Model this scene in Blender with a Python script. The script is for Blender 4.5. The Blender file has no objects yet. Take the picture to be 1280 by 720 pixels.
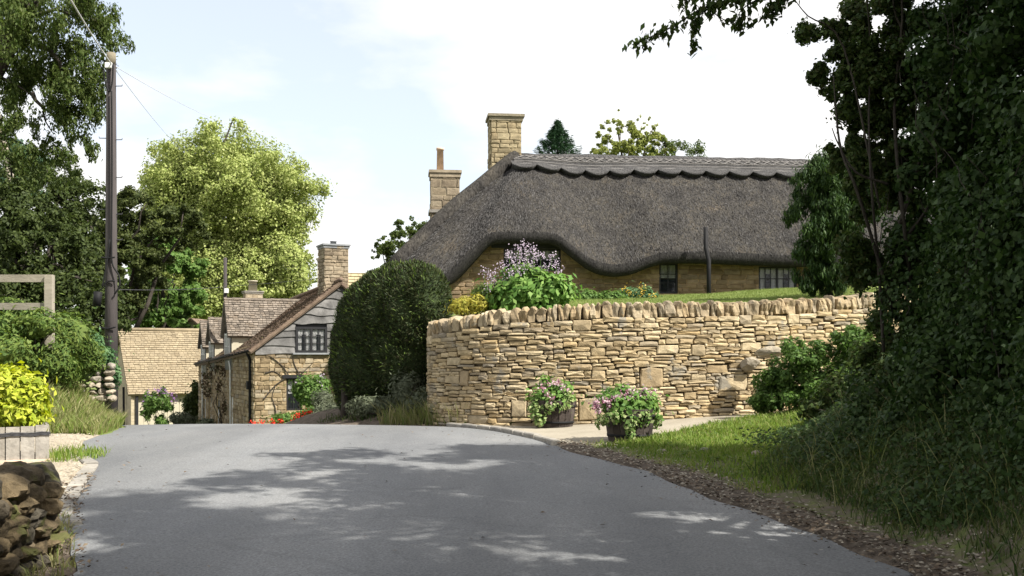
import bpy, math, random
import numpy as np

# ------------------------------------------------------------------ camera, sky, sun, exposure
scene = bpy.context.scene
COL = scene.collection
F = 1300.0            # focal length in photo pixels (1280 wide)
HZ = 445.0            # row of the horizon in the photo
EYE = 1.6             # eye height above the road at the camera
cam_d = bpy.data.cameras.new('camera'); cam = bpy.data.objects.new('camera', cam_d); COL.objects.link(cam)
cam.location = (0, 0, EYE); cam.rotation_euler = (math.radians(90), 0, 0)
cam_d.sensor_width = 36.0; cam_d.lens = 36.0 * F / 1280.0
cam_d.shift_y = (HZ - 360.0) / 1280.0
cam_d.clip_start = 0.05; cam_d.clip_end = 3000
scene.camera = cam

SUN_AZ = (0.86, -0.51)      # horizontal direction towards the sun (from the right, a little behind the camera)
SUN_EL = math.radians(48)
world = bpy.data.worlds.new('World'); scene.world = world; world.use_nodes = True
def build_world():
    nt = world.node_tree; nt.nodes.clear(); N = nt.nodes.new; L = nt.links.new
    out = N('ShaderNodeOutputWorld'); mix = N('ShaderNodeMixShader')
    sky = N('ShaderNodeTexSky'); sky.sky_type = 'NISHITA'; sky.sun_disc = False
    sky.sun_elevation = SUN_EL
    sky.sun_rotation = math.atan2(SUN_AZ[0], SUN_AZ[1])
    sky.air_density = 1.0; sky.dust_density = 2.0; sky.ozone_density = 1.0
    b1 = N('ShaderNodeBackground'); b1.inputs['Strength'].default_value = 0.115
    b2 = N('ShaderNodeBackground'); b2.inputs['Color'].default_value = (1.0, 0.985, 0.975, 1); b2.inputs['Strength'].default_value = 0.59
    tc = N('ShaderNodeTexCoord'); mp = N('ShaderNodeMapping')
    mp.inputs['Scale'].default_value = (1.0, 1.0, 2.6); mp.inputs['Location'].default_value = (0.35, 0.1, 0.25)
    nz = N('ShaderNodeTexNoise'); nz.inputs['Scale'].default_value = 2.6; nz.inputs['Detail'].default_value = 7; nz.inputs['Roughness'].default_value = 0.52
    rp = N('ShaderNodeValToRGB'); rp.color_ramp.elements[0].position = 0.38; rp.color_ramp.elements[1].position = 0.54
    rp.color_ramp.elements[0].color = (.46, .46, .46, 1)
    L(tc.outputs['Generated'], mp.inputs['Vector']); L(mp.outputs['Vector'], nz.inputs['Vector'])
    L(nz.outputs['Fac'], rp.inputs['Fac']); L(rp.outputs['Color'], mix.inputs['Fac'])
    L(sky.outputs['Color'], b1.inputs['Color']); L(b1.outputs[0], mix.inputs[1]); L(b2.outputs[0], mix.inputs[2])
    L(mix.outputs[0], out.inputs['Surface'])
build_world()
sun_d = bpy.data.lights.new('sun', 'SUN'); sun_d.energy = 5.0; sun_d.angle = math.radians(0.55); sun_d.color = (1.0, 0.95, 0.86)
sun = bpy.data.objects.new('sun', sun_d); COL.objects.link(sun)
from mathutils import Vector, Matrix
_az = Vector((SUN_AZ[0], SUN_AZ[1], 0)).normalized()
SUNV = Vector((_az.x * math.cos(SUN_EL), _az.y * math.cos(SUN_EL), math.sin(SUN_EL)))
sun.rotation_euler = SUNV.to_track_quat('Z', 'Y').to_euler(); sun.location = SUNV * 60
scene.view_settings.view_transform = 'Standard'; scene.view_settings.look = 'None'
scene.view_settings.exposure = 1.08; scene.view_settings.gamma = 1.0
scene.view_settings.use_curve_mapping = False
scene.cycles.use_denoising = True
scene.cycles.max_bounces = 6; scene.cycles.transparent_max_bounces = 12
scene.cycles.sample_clamp_indirect = 6

rng = np.random.default_rng(7)
R = random.Random(11)

# ------------------------------------------------------------------ helpers
def at(px, py, Y):
    """photo pixel at a known distance Y -> world point"""
    return np.array([(px - 640.0) / F * Y, Y, EYE + (HZ - py) / F * Y])

def smooth(a, b, x):
    t = np.clip((np.asarray(x, float) - a) / (b - a), 0, 1); return t * t * (3 - 2 * t)

def tag(o, label=None, cat=None, group=None, kind=None):
    if label: o['label'] = label
    if cat: o['category'] = cat
    if group: o['group'] = group
    if kind: o['kind'] = kind
    return o

ORIG = {}                      # object name -> world origin of its thing
def thing(name, loc, label, cat, group=None):
    o = bpy.data.objects.new(name, None); COL.objects.link(o); o.location = loc
    o.empty_display_size = .2
    ORIG[o.name] = np.array(loc, float)
    return tag(o, label, cat, group)

def link_mesh(name, me, m, parent=None):
    """mesh with world coordinates -> object under parent (whose origin is taken off)"""
    o = bpy.data.objects.new(name, me)
    if m is not None: me.materials.append(m)
    COL.objects.link(o)
    if parent is not None:
        off = ORIG[parent.name]
        me.transform(Matrix.Translation(Vector([float(-c) for c in off])))
        o.parent = parent; ORIG[o.name] = off
    else:
        ORIG[o.name] = np.zeros(3)
    return o

def np_mesh(name, V, faces_flat, k):
    V = np.ascontiguousarray(V, dtype=np.float32); n = len(faces_flat) // k
    me = bpy.data.meshes.new(name)
    me.vertices.add(len(V)); me.vertices.foreach_set('co', V.ravel())
    me.loops.add(n * k); me.loops.foreach_set('vertex_index', np.asarray(faces_flat, dtype=np.int32))
    me.polygons.add(n); me.polygons.foreach_set('loop_start', np.arange(n, dtype=np.int32) * k)
    me.update(calc_edges=True)
    return me

class MB:
    def __init__(s): s.v = []; s.f = []
    def add(s, verts, faces):
        b = len(s.v); s.v.extend([tuple(map(float, q)) for q in verts]); s.f.extend([tuple(b + i for i in f) for f in faces])
    def box(s, lo, hi):
        x0, y0, z0 = lo; x1, y1, z1 = hi
        s.add([(x0,y0,z0),(x1,y0,z0),(x1,y1,z0),(x0,y1,z0),(x0,y0,z1),(x1,y0,z1),(x1,y1,z1),(x0,y1,z1)],
              [(0,3,2,1),(4,5,6,7),(0,1,5,4),(1,2,6,5),(2,3,7,6),(3,0,4,7)])
    def obox(s, c, ax, ay, az):
        """centre and three half-axes"""
        c, ax, ay, az = (np.asarray(q, float) for q in (c, ax, ay, az))
        vs = [c + i * ax + j * ay + k * az for k in (-1, 1) for (i, j) in ((-1,-1),(1,-1),(1,1),(-1,1))]
        fs = [(0,3,2,1),(4,5,6,7),(0,1,5,4),(1,2,6,5),(2,3,7,6),(3,0,4,7)]
        if np.dot(np.cross(ax, ay), az) < 0: fs = [f[::-1] for f in fs]
        s.add(vs, fs)
    def tube(s, pts, rad, k=6, cap=True):
        pts = [np.asarray(p, float) for p in pts]; n = len(pts)
        rad = [rad] * n if np.isscalar(rad) else list(rad)
        b = len(s.v)
        ref = None
        for i in range(n):
            d = pts[min(i + 1, n - 1)] - pts[max(i - 1, 0)]; d = d / (np.linalg.norm(d) + 1e-9)
            if ref is None:
                ref = np.array([0, 0, 1.0]) if abs(d[2]) < .9 else np.array([1.0, 0, 0])
            u = np.cross(d, ref); u /= np.linalg.norm(u) + 1e-9; w = np.cross(d, u); ref = np.cross(u, d)
            for j in range(k):
                a = 2 * math.pi * j / k
                s.v.append(tuple(pts[i] + rad[i] * (math.cos(a) * u + math.sin(a) * w)))
        for i in range(n - 1):
            for j in range(k):
                q = (j + 1) % k
                s.f.append((b + i*k + j, b + i*k + q, b + (i+1)*k + q, b + (i+1)*k + j))
        if cap:
            s.f.append(tuple(b + j for j in range(k))[::-1]); s.f.append(tuple(b + (n-1)*k + j for j in range(k)))
    def mesh(s, name, smooth_=False):
        me = bpy.data.meshes.new(name); me.from_pydata(s.v, [], s.f); me.update()
        if smooth_: me.polygons.foreach_set('use_smooth', [True] * len(me.polygons))
        return me
    def build(s, name, m, parent=None, smooth_=False, kind=None):
        o = link_mesh(name, s.mesh(name, smooth_), m, parent)
        if kind: o['kind'] = kind
        return o

# ------------------------------------------------------------------ materials
def _new(name):
    m = bpy.data.materials.new(name); m.use_nodes = True
    nt = m.node_tree; return m, nt, nt.nodes, nt.links, nt.nodes['Principled BSDF']

def ramp(nodes, cols, pos=None, const=False):
    r = nodes.new('ShaderNodeValToRGB'); e = r.color_ramp.elements
    pos = pos or [i / max(1, len(cols) - 1) for i in range(len(cols))]
    while len(e) < len(cols): e.new(0.5)
    for i, c in enumerate(cols):
        e[i].position = pos[i]; e[i].color = (*c, 1)
    if const: r.color_ramp.interpolation = 'CONSTANT'
    return r

def noise(nodes, links, scale, detail=5, rough=.55, vec=None, stretch=None):
    n = nodes.new('ShaderNodeTexNoise'); n.inputs['Scale'].default_value = scale
    n.inputs['Detail'].default_value = detail; n.inputs['Roughness'].default_value = rough
    if vec is not None:
        if stretch:
            mp = nodes.new('ShaderNodeMapping'); mp.inputs['Scale'].default_value = stretch
            links.new(vec, mp.inputs['Vector']); vec = mp.outputs['Vector']
        links.new(vec, n.inputs['Vector'])
    return n

def rand_node(nodes, links):
    """random number per object plus per island, 0..1"""
    oi = nodes.new('ShaderNodeObjectInfo'); g = nodes.new('ShaderNodeNewGeometry')
    a = nodes.new('ShaderNodeMath'); a.operation = 'ADD'
    links.new(oi.outputs['Random'], a.inputs[0]); links.new(g.outputs['Random Per Island'], a.inputs[1])
    b = nodes.new('ShaderNodeMath'); b.operation = 'FRACT'; links.new(a.outputs[0], b.inputs[0])
    return b.outputs[0]

def surf_mat(name, cols, scale=3.0, rough=.85, bump=.3, bscale=None, detail=6, stretch=None, fine=None, spec=.3, bdist=.02):
    """noise-mottled surface in world coordinates; fine = (scale, amount) of a second darker/lighter grain"""
    m, nt, N, L, p = _new(name)
    g = N.new('ShaderNodeNewGeometry'); pos = g.outputs['Position']
    n1 = noise(N, L, scale, detail, .6, pos, stretch)
    cr = ramp(N, cols, [.3 + .4 * i / max(1, len(cols) - 1) for i in range(len(cols))]); L.new(n1.outputs['Fac'], cr.inputs['Fac'])
    col = cr.outputs['Color']
    n2 = noise(N, L, (fine[0] if fine else (bscale or scale * 6)), 4, .6, pos, stretch)
    if fine:
        mx = N.new('ShaderNodeMix'); mx.data_type = 'RGBA'; mx.blend_type = 'MULTIPLY'; mx.inputs['Factor'].default_value = 1
        r2 = ramp(N, [(1 - fine[1],) * 3, (1 + fine[1],) * 3], [.35, .65]); L.new(n2.outputs['Fac'], r2.inputs['Fac'])
        L.new(col, mx.inputs['A']); L.new(r2.outputs['Color'], mx.inputs['B']); col = mx.outputs['Result']
    L.new(col, p.inputs['Base Color'])
    p.inputs['Roughness'].default_value = rough; p.inputs['Specular IOR Level'].default_value = spec
    if bump:
        b = N.new('ShaderNodeBump'); b.inputs['Strength'].default_value = bump; b.inputs['Distance'].default_value = bdist
        nb = noise(N, L, bscale or scale * 6, 5, .65, pos, stretch)
        L.new(nb.outputs['Fac'], b.inputs['Height']); L.new(b.outputs['Normal'], p.inputs['Normal'])
    return m

def piece_mat(name, cols, var=.35, scale=9, rough=.9, bump=.5, bscale=30, spec=.2, bdist=.02, lichen=None):
    """each piece (object or island) takes its own tone out of cols"""
    m, nt, N, L, p = _new(name)
    g = N.new('ShaderNodeNewGeometry'); pos = g.outputs['Position']
    cr = ramp(N, cols); L.new(rand_node(N, L), cr.inputs['Fac'])
    n1 = noise(N, L, scale, 6, .65, pos)
    r2 = ramp(N, [(1 - var,) * 3, (1 + var,) * 3], [.3, .7]); L.new(n1.outputs['Fac'], r2.inputs['Fac'])
    mx = N.new('ShaderNodeMix'); mx.data_type = 'RGBA'; mx.blend_type = 'MULTIPLY'; mx.inputs['Factor'].default_value = 1
    L.new(cr.outputs['Color'], mx.inputs['A']); L.new(r2.outputs['Color'], mx.inputs['B']); col = mx.outputs['Result']
    if lichen:
        n3 = noise(N, L, lichen[1], 4, .6, pos)
        r3 = ramp(N, [(0, 0, 0), (1, 1, 1)], [lichen[2], lichen[2] + .06]); L.new(n3.outputs['Fac'], r3.inputs['Fac'])
        m3 = N.new('ShaderNodeMix'); m3.data_type = 'RGBA'; L.new(r3.outputs['Color'], m3.inputs['Factor'])
        L.new(col, m3.inputs['A']); m3.inputs['B'].default_value = (*lichen[0], 1); col = m3.outputs['Result']
    L.new(col, p.inputs['Base Color']); p.inputs['Roughness'].default_value = rough; p.inputs['Specular IOR Level'].default_value = spec
    b = N.new('ShaderNodeBump'); b.inputs['Strength'].default_value = bump; b.inputs['Distance'].default_value = bdist
    nb = noise(N, L, bscale, 6, .7, pos); L.new(nb.outputs['Fac'], b.inputs['Height']); L.new(b.outputs['Normal'], p.inputs['Normal'])
    return m

def plain(name, c, rough=.6, spec=.4, metal=0.0):
    m, nt, N, L, p = _new(name)
    g = N.new('ShaderNodeNewGeometry'); n1 = noise(N, L, 7, 5, .6, g.outputs['Position'])
    r = ramp(N, [tuple(q * .8 for q in c), tuple(min(1, q * 1.15) for q in c)], [.35, .65]); L.new(n1.outputs['Fac'], r.inputs['Fac'])
    L.new(r.outputs['Color'], p.inputs['Base Color'])
    p.inputs['Roughness'].default_value = rough; p.inputs['Specular IOR Level'].default_value = spec; p.inputs['Metallic'].default_value = metal
    return m

def leaf_mat(name, cols, trans=.35, rough=.6, spec=.18):
    m, nt, N, L, p = _new(name)
    if name not in ('lf_lime',): cols = [tuple(.86 * q for q in c) for c in cols]
    cr = ramp(N, cols); L.new(rand_node(N, L), cr.inputs['Fac'])
    L.new(cr.outputs['Color'], p.inputs['Base Color']); p.inputs['Roughness'].default_value = rough
    p.inputs['Specular IOR Level'].default_value = spec
    t = N.new('ShaderNodeBsdfTranslucent'); ms = N.new('ShaderNodeMixShader'); ms.inputs[0].default_value = trans
    br = N.new('ShaderNodeHueSaturation'); br.inputs['Value'].default_value = 1.3; br.inputs['Saturation'].default_value = 1.1
    L.new(cr.outputs['Color'], br.inputs['Color']); L.new(br.outputs['Color'], t.inputs['Color'])
    L.new(p.outputs[0], ms.inputs[1]); L.new(t.outputs[0], ms.inputs[2]); L.new(ms.outputs[0], N['Material Output'].inputs['Surface'])
    return m

def stone_wall_mat(name, cols, mortar, course=.13, length=.34, bump=.7):
    """coursed rubble for walls too far off for single stones: distorted brick pattern in the wall's own plane (along, up)"""
    m, nt, N, L, p = _new(name)
    at_ = N.new('ShaderNodeUVMap')
    nz = noise(N, L, 1.6, 3, .5, at_.outputs['UV'])
    mxv = N.new('ShaderNodeVectorMath'); mxv.operation = 'MULTIPLY_ADD'
    L.new(nz.outputs['Color'], mxv.inputs[0]); mxv.inputs[1].default_value = (.12, .10, 0); L.new(at_.outputs['UV'], mxv.inputs[2])
    br = N.new('ShaderNodeTexBrick'); L.new(mxv.outputs[0], br.inputs['Vector'])
    br.inputs['Scale'].default_value = 1; br.inputs['Brick Width'].default_value = length; br.inputs['Row Height'].default_value = course
    br.inputs['Mortar Size'].default_value = .012; br.inputs['Mortar Smooth'].default_value = .3; br.inputs['Bias'].default_value = 0
    br.inputs['Color1'].default_value = (0, 0, 0, 1); br.inputs['Color2'].default_value = (1, 1, 1, 1); br.inputs['Mortar'].default_value = (.5, .5, .5, 1)
    br.offset_frequency = 2; br.squash = .7; br.squash_frequency = 3
    n2 = noise(N, L, 5, 6, .65, at_.outputs['UV'])
    mm = N.new('ShaderNodeMath'); mm.operation = 'MULTIPLY_ADD'; L.new(br.outputs['Color'], mm.inputs[0]); mm.inputs[1].default_value = .45
    L.new(n2.outputs['Fac'], mm.inputs[2])
    cr = ramp(N, cols, [.35 + .6 * i / (len(cols) - 1) for i in range(len(cols))]); L.new(mm.outputs[0], cr.inputs['Fac'])
    mx = N.new('ShaderNodeMix'); mx.data_type = 'RGBA'; L.new(br.outputs['Fac'], mx.inputs['Factor'])
    L.new(cr.outputs['Color'], mx.inputs['A']); mx.inputs['B'].default_value = (*mortar, 1)
    L.new(mx.outputs['Result'], p.inputs['Base Color']); p.inputs['Roughness'].default_value = .92; p.inputs['Specular IOR Level'].default_value = .15
    sb = N.new('ShaderNodeMath'); sb.operation = 'MULTIPLY_ADD'; L.new(br.outputs['Fac'], sb.inputs[0]); sb.inputs[1].default_value = -.8
    n3 = noise(N, L, 16, 5, .7, at_.outputs['UV']); L.new(n3.outputs['Fac'], sb.inputs[2])
    b = N.new('ShaderNodeBump'); b.inputs['Strength'].default_value = bump; b.inputs['Distance'].default_value = .03
    L.new(sb.outputs[0], b.inputs['Height']); L.new(b.outputs['Normal'], p.inputs['Normal'])
    return m

def glass_mat(name):
    m, nt, N, L, p = _new(name)
    p.inputs['Base Color'].default_value = (.03, .035, .04, 1); p.inputs['Roughness'].default_value = .06; p.inputs['Specular IOR Level'].default_value = .8
    t = N.new('ShaderNodeBsdfTransparent'); ms = N.new('ShaderNodeMixShader'); ms.inputs[0].default_value = .28
    L.new(t.outputs[0], ms.inputs[1]); L.new(p.outputs[0], ms.inputs[2]); L.new(ms.outputs[0], N['Material Output'].inputs['Surface'])
    return m

M = {}
M['wall_stone'] = piece_mat('wall_stone', [(.20,.152,.088),(.33,.255,.148),(.40,.317,.19),(.28,.222,.138),(.46,.378,.245),(.35,.255,.132),(.22,.19,.145),(.42,.337,.21)], .30, 7, bump=.6, bscale=28, lichen=((.24,.215,.17), 2.2, .60))
M['cope_stone'] = piece_mat('cope_stone', [(.22,.17,.105),(.33,.262,.165),(.27,.20,.115),(.37,.305,.205),(.215,.18,.13),(.32,.25,.155)], .4, 6, bump=.7, bscale=22, lichen=((.20,.17,.12), 5, .60))
M['wall_core'] = surf_mat('wall_core', [(.14,.11,.07),(.22,.172,.112)], 8, .95, .5)
M['mossy_stone'] = piece_mat('mossy_stone', [(.06,.047,.030),(.095,.072,.042),(.135,.102,.058),(.055,.049,.038),(.085,.074,.055)], .6, 9, bump=1.0, bscale=26, bdist=.03, lichen=((.10,.10,.035), 4, .56))  # mossy brown stone, its tones lowered to carry dappled shade in the colour
M['pale_rock'] = piece_mat('pale_rock', [(.24,.21,.165),(.30,.26,.195),(.21,.19,.16)], .4, 5, bump=.8, bscale=14, bdist=.03)
M['cottage_wall'] = stone_wall_mat('cottage_wall', [(.17,.115,.06),(.27,.18,.095),(.34,.24,.14)], (.22,.165,.11), .13, .34, .8)
M['row_wall'] = stone_wall_mat('row_wall', [(.19,.135,.07),(.34,.245,.13),(.48,.375,.23)], (.38,.30,.19), .115, .27, .9)
M['garage_wall'] = stone_wall_mat('garage_wall', [(.32,.27,.18),(.42,.36,.25)], (.36,.31,.23), .14, .4, .5)
M['chimney_stone'] = stone_wall_mat('chimney_stone', [(.22,.17,.10),(.37,.295,.175),(.46,.38,.24)], (.27,.22,.145), .15, .33, 1.0)
M['grey_chimney'] = stone_wall_mat('grey_chimney', [(.20,.16,.11),(.31,.25,.17),(.38,.32,.23)], (.27,.23,.17), .13, .3, .8)
M['render_chimney'] = surf_mat('render_chimney', [(.17,.145,.105),(.27,.22,.145)], 3, .9, .3)
M['thatch'] = surf_mat('thatch', [(.022,.021,.020),(.036,.0335,.031),(.050,.046,.040),(.066,.056,.044)], 1.5, .95, 1.0, 18, 8, (1, 1, .4), (18, .5), .1, .05)
M['thatch_ridge'] = surf_mat('thatch_ridge', [(.050,.049,.049),(.080,.078,.077)], 2.0, .95, 1.0, 26, 8, (1,1,.5), (26, .5), .1, .05)
M['thatch_edge'] = surf_mat('thatch_edge', [(.020,.019,.019),(.038,.036,.034)], 8, .95, 1.0, 50, 6, (1,1,.4), (40,.5), .1, .04)
M['hazel'] = plain('hazel', (.13,.122,.116), .85)
M['black_wood'] = plain('black_wood', (.012,.012,.014), .5)
M['black_iron'] = plain('black_iron', (.010,.010,.011), .7, .2)
M['white_paint'] = plain('white_paint', (.70,.70,.69), .5)
M['cream'] = surf_mat('cream', [(.38,.345,.26),(.45,.41,.32)], 2, .9, .1)
M['curtain'] = plain('curtain', (.78,.78,.77), .9)
M['dark_room'] = plain('dark_room', (.018,.017,.016), .9)
M['glass'] = glass_mat('glass')
M['slate_tile'] = piece_mat('slate_tile', [(.10,.085,.07),(.16,.135,.11),(.20,.17,.14),(.13,.105,.08)], .35, 5, bump=.5, bscale=18, lichen=((.36,.34,.29), 9, .68))
M['brown_tile'] = piece_mat('brown_tile', [(.11,.075,.055),(.15,.11,.08),(.18,.13,.10)], .35, 5, bump=.5, bscale=18, lichen=((.16,.15,.05), 3, .66))
M['ochre_tile'] = piece_mat('ochre_tile', [(.20,.16,.105),(.25,.205,.135),(.225,.185,.125),(.275,.225,.15)], .2, 4, bump=.4, bscale=18)
M['tan_tile'] = piece_mat('tan_tile', [(.30,.245,.15),(.36,.30,.19)], .2, 4, bump=.3, bscale=18)
M['grey_board'] = piece_mat('grey_board', [(.075,.073,.071),(.12,.117,.114),(.165,.16,.155)], .5, 3, bump=.6, bscale=12)
M['old_wood'] = piece_mat('old_wood', [(.22,.205,.185),(.29,.27,.24),(.25,.225,.19)], .45, 5, bump=.7, bscale=14)
M['pole_wood'] = surf_mat('pole_wood', [(.036,.031,.031),(.068,.059,.058)], 4, .85, .6, 30, 6, (1,1,.12))
M['fence_wood'] = surf_mat('fence_wood', [(.22,.20,.16),(.31,.28,.225)], 5, .85, .4, 30, 6, (.4,1,1))
M['terracotta'] = plain('terracotta', (.60,.44,.33), .8)
M['lead'] = plain('lead', (.20,.21,.22), .7)
M['asphalt'] = surf_mat('asphalt', [(.155,.158,.16),(.19,.193,.195),(.225,.225,.222)], .9, .8, .35, 120, 8, None, (90, .22), .35, .006)
M['concrete'] = surf_mat('concrete', [(.22,.195,.15),(.30,.27,.215)], 1.4, .9, .3, 60, 6, None, (40, .12), .2, .006)
M['gravel_bed'] = surf_mat('gravel_bed', [(.27,.23,.17),(.36,.315,.245)], 3, .95, .7, 60, 6, None, (45,.3), .2, .02)
M['kerb'] = piece_mat('kerb', [(.19,.18,.165),(.28,.26,.225)], .25, 6, bump=.4, bscale=40)
M['bark'] = surf_mat('bark', [(.030,.025,.021),(.060,.051,.042)], 5, .9, .9, 24, 6, (1,1,.25), None, .2, .03)
M['pale_bark'] = surf_mat('pale_bark', [(.17,.14,.10),(.42,.38,.33)], 4, .85, .6, 20, 6, (1,1,2.5), None, .2, .03)
M['wire'] = plain('wire', (.05,.05,.055), .6)
M['pale_wire'] = plain('pale_wire', (.42,.42,.42), .6)
M['soil'] = surf_mat('soil', [(.05,.035,.022),(.10,.07,.045)], 8, .95, .8)
M['litter'] = piece_mat('litter', [(.075,.052,.036),(.13,.095,.066),(.19,.15,.105),(.055,.042,.032)], .3, 9)
M['pebble'] = piece_mat('pebble', [(.20,.17,.13),(.29,.255,.20),(.36,.325,.26),(.16,.14,.11)], .25, 9)
M['barrel_wood'] = piece_mat('barrel_wood', [(.034,.027,.024),(.052,.042,.037),(.070,.058,.051)], .35, 6, bump=.5, bscale=24)

# foliage
G = lambda *c: list(c)
M['lf_lime'] = leaf_mat('lf_lime', [(.16,.21,.05),(.26,.31,.09),(.36,.39,.15),(.22,.27,.07)], .3)
M['lf_green'] = leaf_mat('lf_green', [(.07,.14,.03),(.12,.21,.05),(.17,.26,.07)], .35)
M['lf_dark'] = leaf_mat('lf_dark', [(.028,.044,.012),(.052,.075,.02),(.082,.108,.03)], .3)
M['lf_olive'] = leaf_mat('lf_olive', [(.035,.052,.014),(.065,.085,.024),(.10,.12,.036)], .3)
M['lf_birch'] = leaf_mat('lf_birch', [(.05,.085,.02),(.085,.12,.03),(.12,.15,.045)], .35)
M['lf_ivy'] = leaf_mat('lf_ivy', [(.020,.044,.012),(.038,.074,.020),(.066,.112,.030),(.034,.058,.018)], .3, .5, .15)
M['lf_hedge'] = leaf_mat('lf_hedge', [(.028,.052,.013),(.05,.085,.022),(.085,.125,.032),(.06,.06,.024)], .38)
M['lf_yew'] = leaf_mat('lf_yew', [(.022,.036,.013),(.038,.060,.018),(.042,.038,.016),(.070,.105,.030)], .15, .6, .2)
M['lf_yellow'] = leaf_mat('lf_yellow', [(.28,.36,.025),(.46,.52,.045),(.56,.58,.09),(.18,.25,.02),(.50,.54,.06)], .35)
M['lf_gold'] = leaf_mat('lf_gold', [(.36,.34,.05),(.46,.40,.07),(.30,.32,.06)], .3)
M['lf_bright'] = leaf_mat('lf_bright', [(.09,.19,.04),(.15,.28,.06),(.22,.34,.09)], .35)
M['lf_bank'] = leaf_mat('lf_bank', [(.06,.11,.025),(.11,.17,.035),(.17,.22,.05)], .3)
M['lf_bluegreen'] = leaf_mat('lf_bluegreen', [(.06,.13,.055),(.10,.19,.08),(.14,.24,.10)], .3)
M['lf_conifer'] = leaf_mat('lf_conifer', [(.025,.06,.032),(.045,.09,.045),(.06,.12,.055)], .15)
M['lf_cypress'] = leaf_mat('lf_cypress', [(.020,.045,.014),(.038,.075,.02),(.07,.12,.03)], .2, .6, .2)
M['lf_bramble'] = leaf_mat('lf_bramble', [(.05,.10,.022),(.085,.16,.035),(.14,.235,.055),(.06,.09,.03)], .35)
M['lf_autumn'] = leaf_mat('lf_autumn', [(.22,.26,.07),(.32,.34,.10),(.17,.22,.06)], .35)
M['lf_variegated'] = leaf_mat('lf_variegated', [(.12,.22,.06),(.20,.30,.09),(.42,.46,.22),(.15,.26,.07)], .3)
M['lf_greygreen'] = leaf_mat('lf_greygreen', [(.10,.12,.075),(.16,.18,.115),(.07,.085,.05)], .25)
M['lf_vine'] = leaf_mat('lf_vine', [(.07,.05,.03),(.11,.07,.045),(.09,.10,.04)], .2)
M['fl_lilac'] = leaf_mat('fl_lilac', [(.46,.37,.48),(.60,.52,.61),(.36,.27,.38)], .3)
M['fl_pink'] = leaf_mat('fl_pink', [(.32,.10,.17),(.50,.28,.36),(.70,.56,.60),(.66,.50,.55),(.24,.06,.11)], .3)
M['fl_red'] = leaf_mat('fl_red', [(.72,.03,.02),(.80,.06,.03)], .2)
M['fl_yellow'] = leaf_mat('fl_yellow', [(.62,.42,.06),(.70,.50,.12)], .3)
M['fl_purple'] = leaf_mat('fl_purple', [(.24,.12,.30),(.33,.19,.38)], .3)
M['grass_lit'] = leaf_mat('grass_lit', [(.10,.18,.025),(.16,.25,.04),(.22,.30,.06),(.28,.28,.10)], .35)  # grass with a sunlit tone in its colour; the bank has a darker copy
M['grass_lawn'] = leaf_mat('grass_lawn', [(.15,.21,.05),(.21,.27,.075),(.26,.30,.10)], .3)
M['grass_shaded'] = leaf_mat('grass_shaded', [(.035,.068,.018),(.06,.10,.026),(.09,.13,.036),(.14,.125,.06)], .3)  # darker copy of the verge grass, hedge and yew shade put into its colour
M['grass_dry'] = leaf_mat('grass_dry', [(.30,.27,.12),(.20,.24,.07),(.38,.34,.18),(.15,.22,.05)], .35)

# ------------------------------------------------------------------ foliage builders
def unit(n, r=None):
    v = (r or rng).normal(size=(n, 3)); return v / (np.linalg.norm(v, axis=1, keepdims=True) + 1e-9)

def leaf_mesh(name, P, Nn, L, W, fold=.18, T=None):
    """one folded rhomb per leaf: P centres, Nn normals, L length, W width (arrays or scalars)"""
    n = len(P); L = np.broadcast_to(L, (n,))[:, None]; W = np.broadcast_to(W, (n,))[:, None]
    Nn = Nn / (np.linalg.norm(Nn, axis=1, keepdims=True) + 1e-9)
    t = unit(n) if T is None else T + .35 * unit(n)
    t = t - Nn * np.sum(t * Nn, axis=1, keepdims=True); t /= np.linalg.norm(t, axis=1, keepdims=True) + 1e-9
    b = np.cross(Nn, t)
    V = np.empty((n, 4, 3))
    V[:, 0] = P - t * L * .5; V[:, 2] = P + t * L * .5
    V[:, 1] = P + b * W * .5 + Nn * W * fold - t * L * .08; V[:, 3] = P - b * W * .5 + Nn * W * fold - t * L * .08
    return np_mesh(name, V.reshape(-1, 3), np.arange(4 * n), 4)

def lumps_points(lumps, n, shell=.55, thin=0.0, thin_scale=1.0, tail_=.2):
    """points spread through a set of ellipsoid lumps (c, r): mostly in the outer shell; returns points and outward normals"""
    C = np.array([l[0] for l in lumps], float); Rr = np.array([l[1] for l in lumps], float)
    w = (Rr[:, 0] * Rr[:, 1] * Rr[:, 2]) ** (2 / 3); w /= w.sum()
    k = rng.choice(len(lumps), n, p=w); d = unit(n)
    r = shell + (1 - shell) * rng.random(n) ** .6
    A = rng.normal(size=(len(lumps), 3)) * 2.6; ph0 = rng.random(len(lumps)) * 6.28
    r = r * (1 + (.22 if shell < .9 else 0) * np.sin(np.sum(d * A[k], axis=1) + ph0[k]))
    tail = rng.random(n) < (tail_ if shell < .9 else 0); r = np.where(tail, r * (1 + np.abs(rng.normal(size=n)) * .38), r)
    P = C[k] + Rr[k] * d * r[:, None]
    if thin:
        ph = np.sin(P[:, 0] * 2.1 / thin_scale + 1.3) * np.sin(P[:, 1] * 1.9 / thin_scale + .4) + np.sin(P[:, 2] * 2.4 / thin_scale + P[:, 0] * .9 / thin_scale)
        keep = rng.random(n) > thin * smooth(-.2, 1.2, ph); P = P[keep]; d = d[keep]
    return P, d

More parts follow.
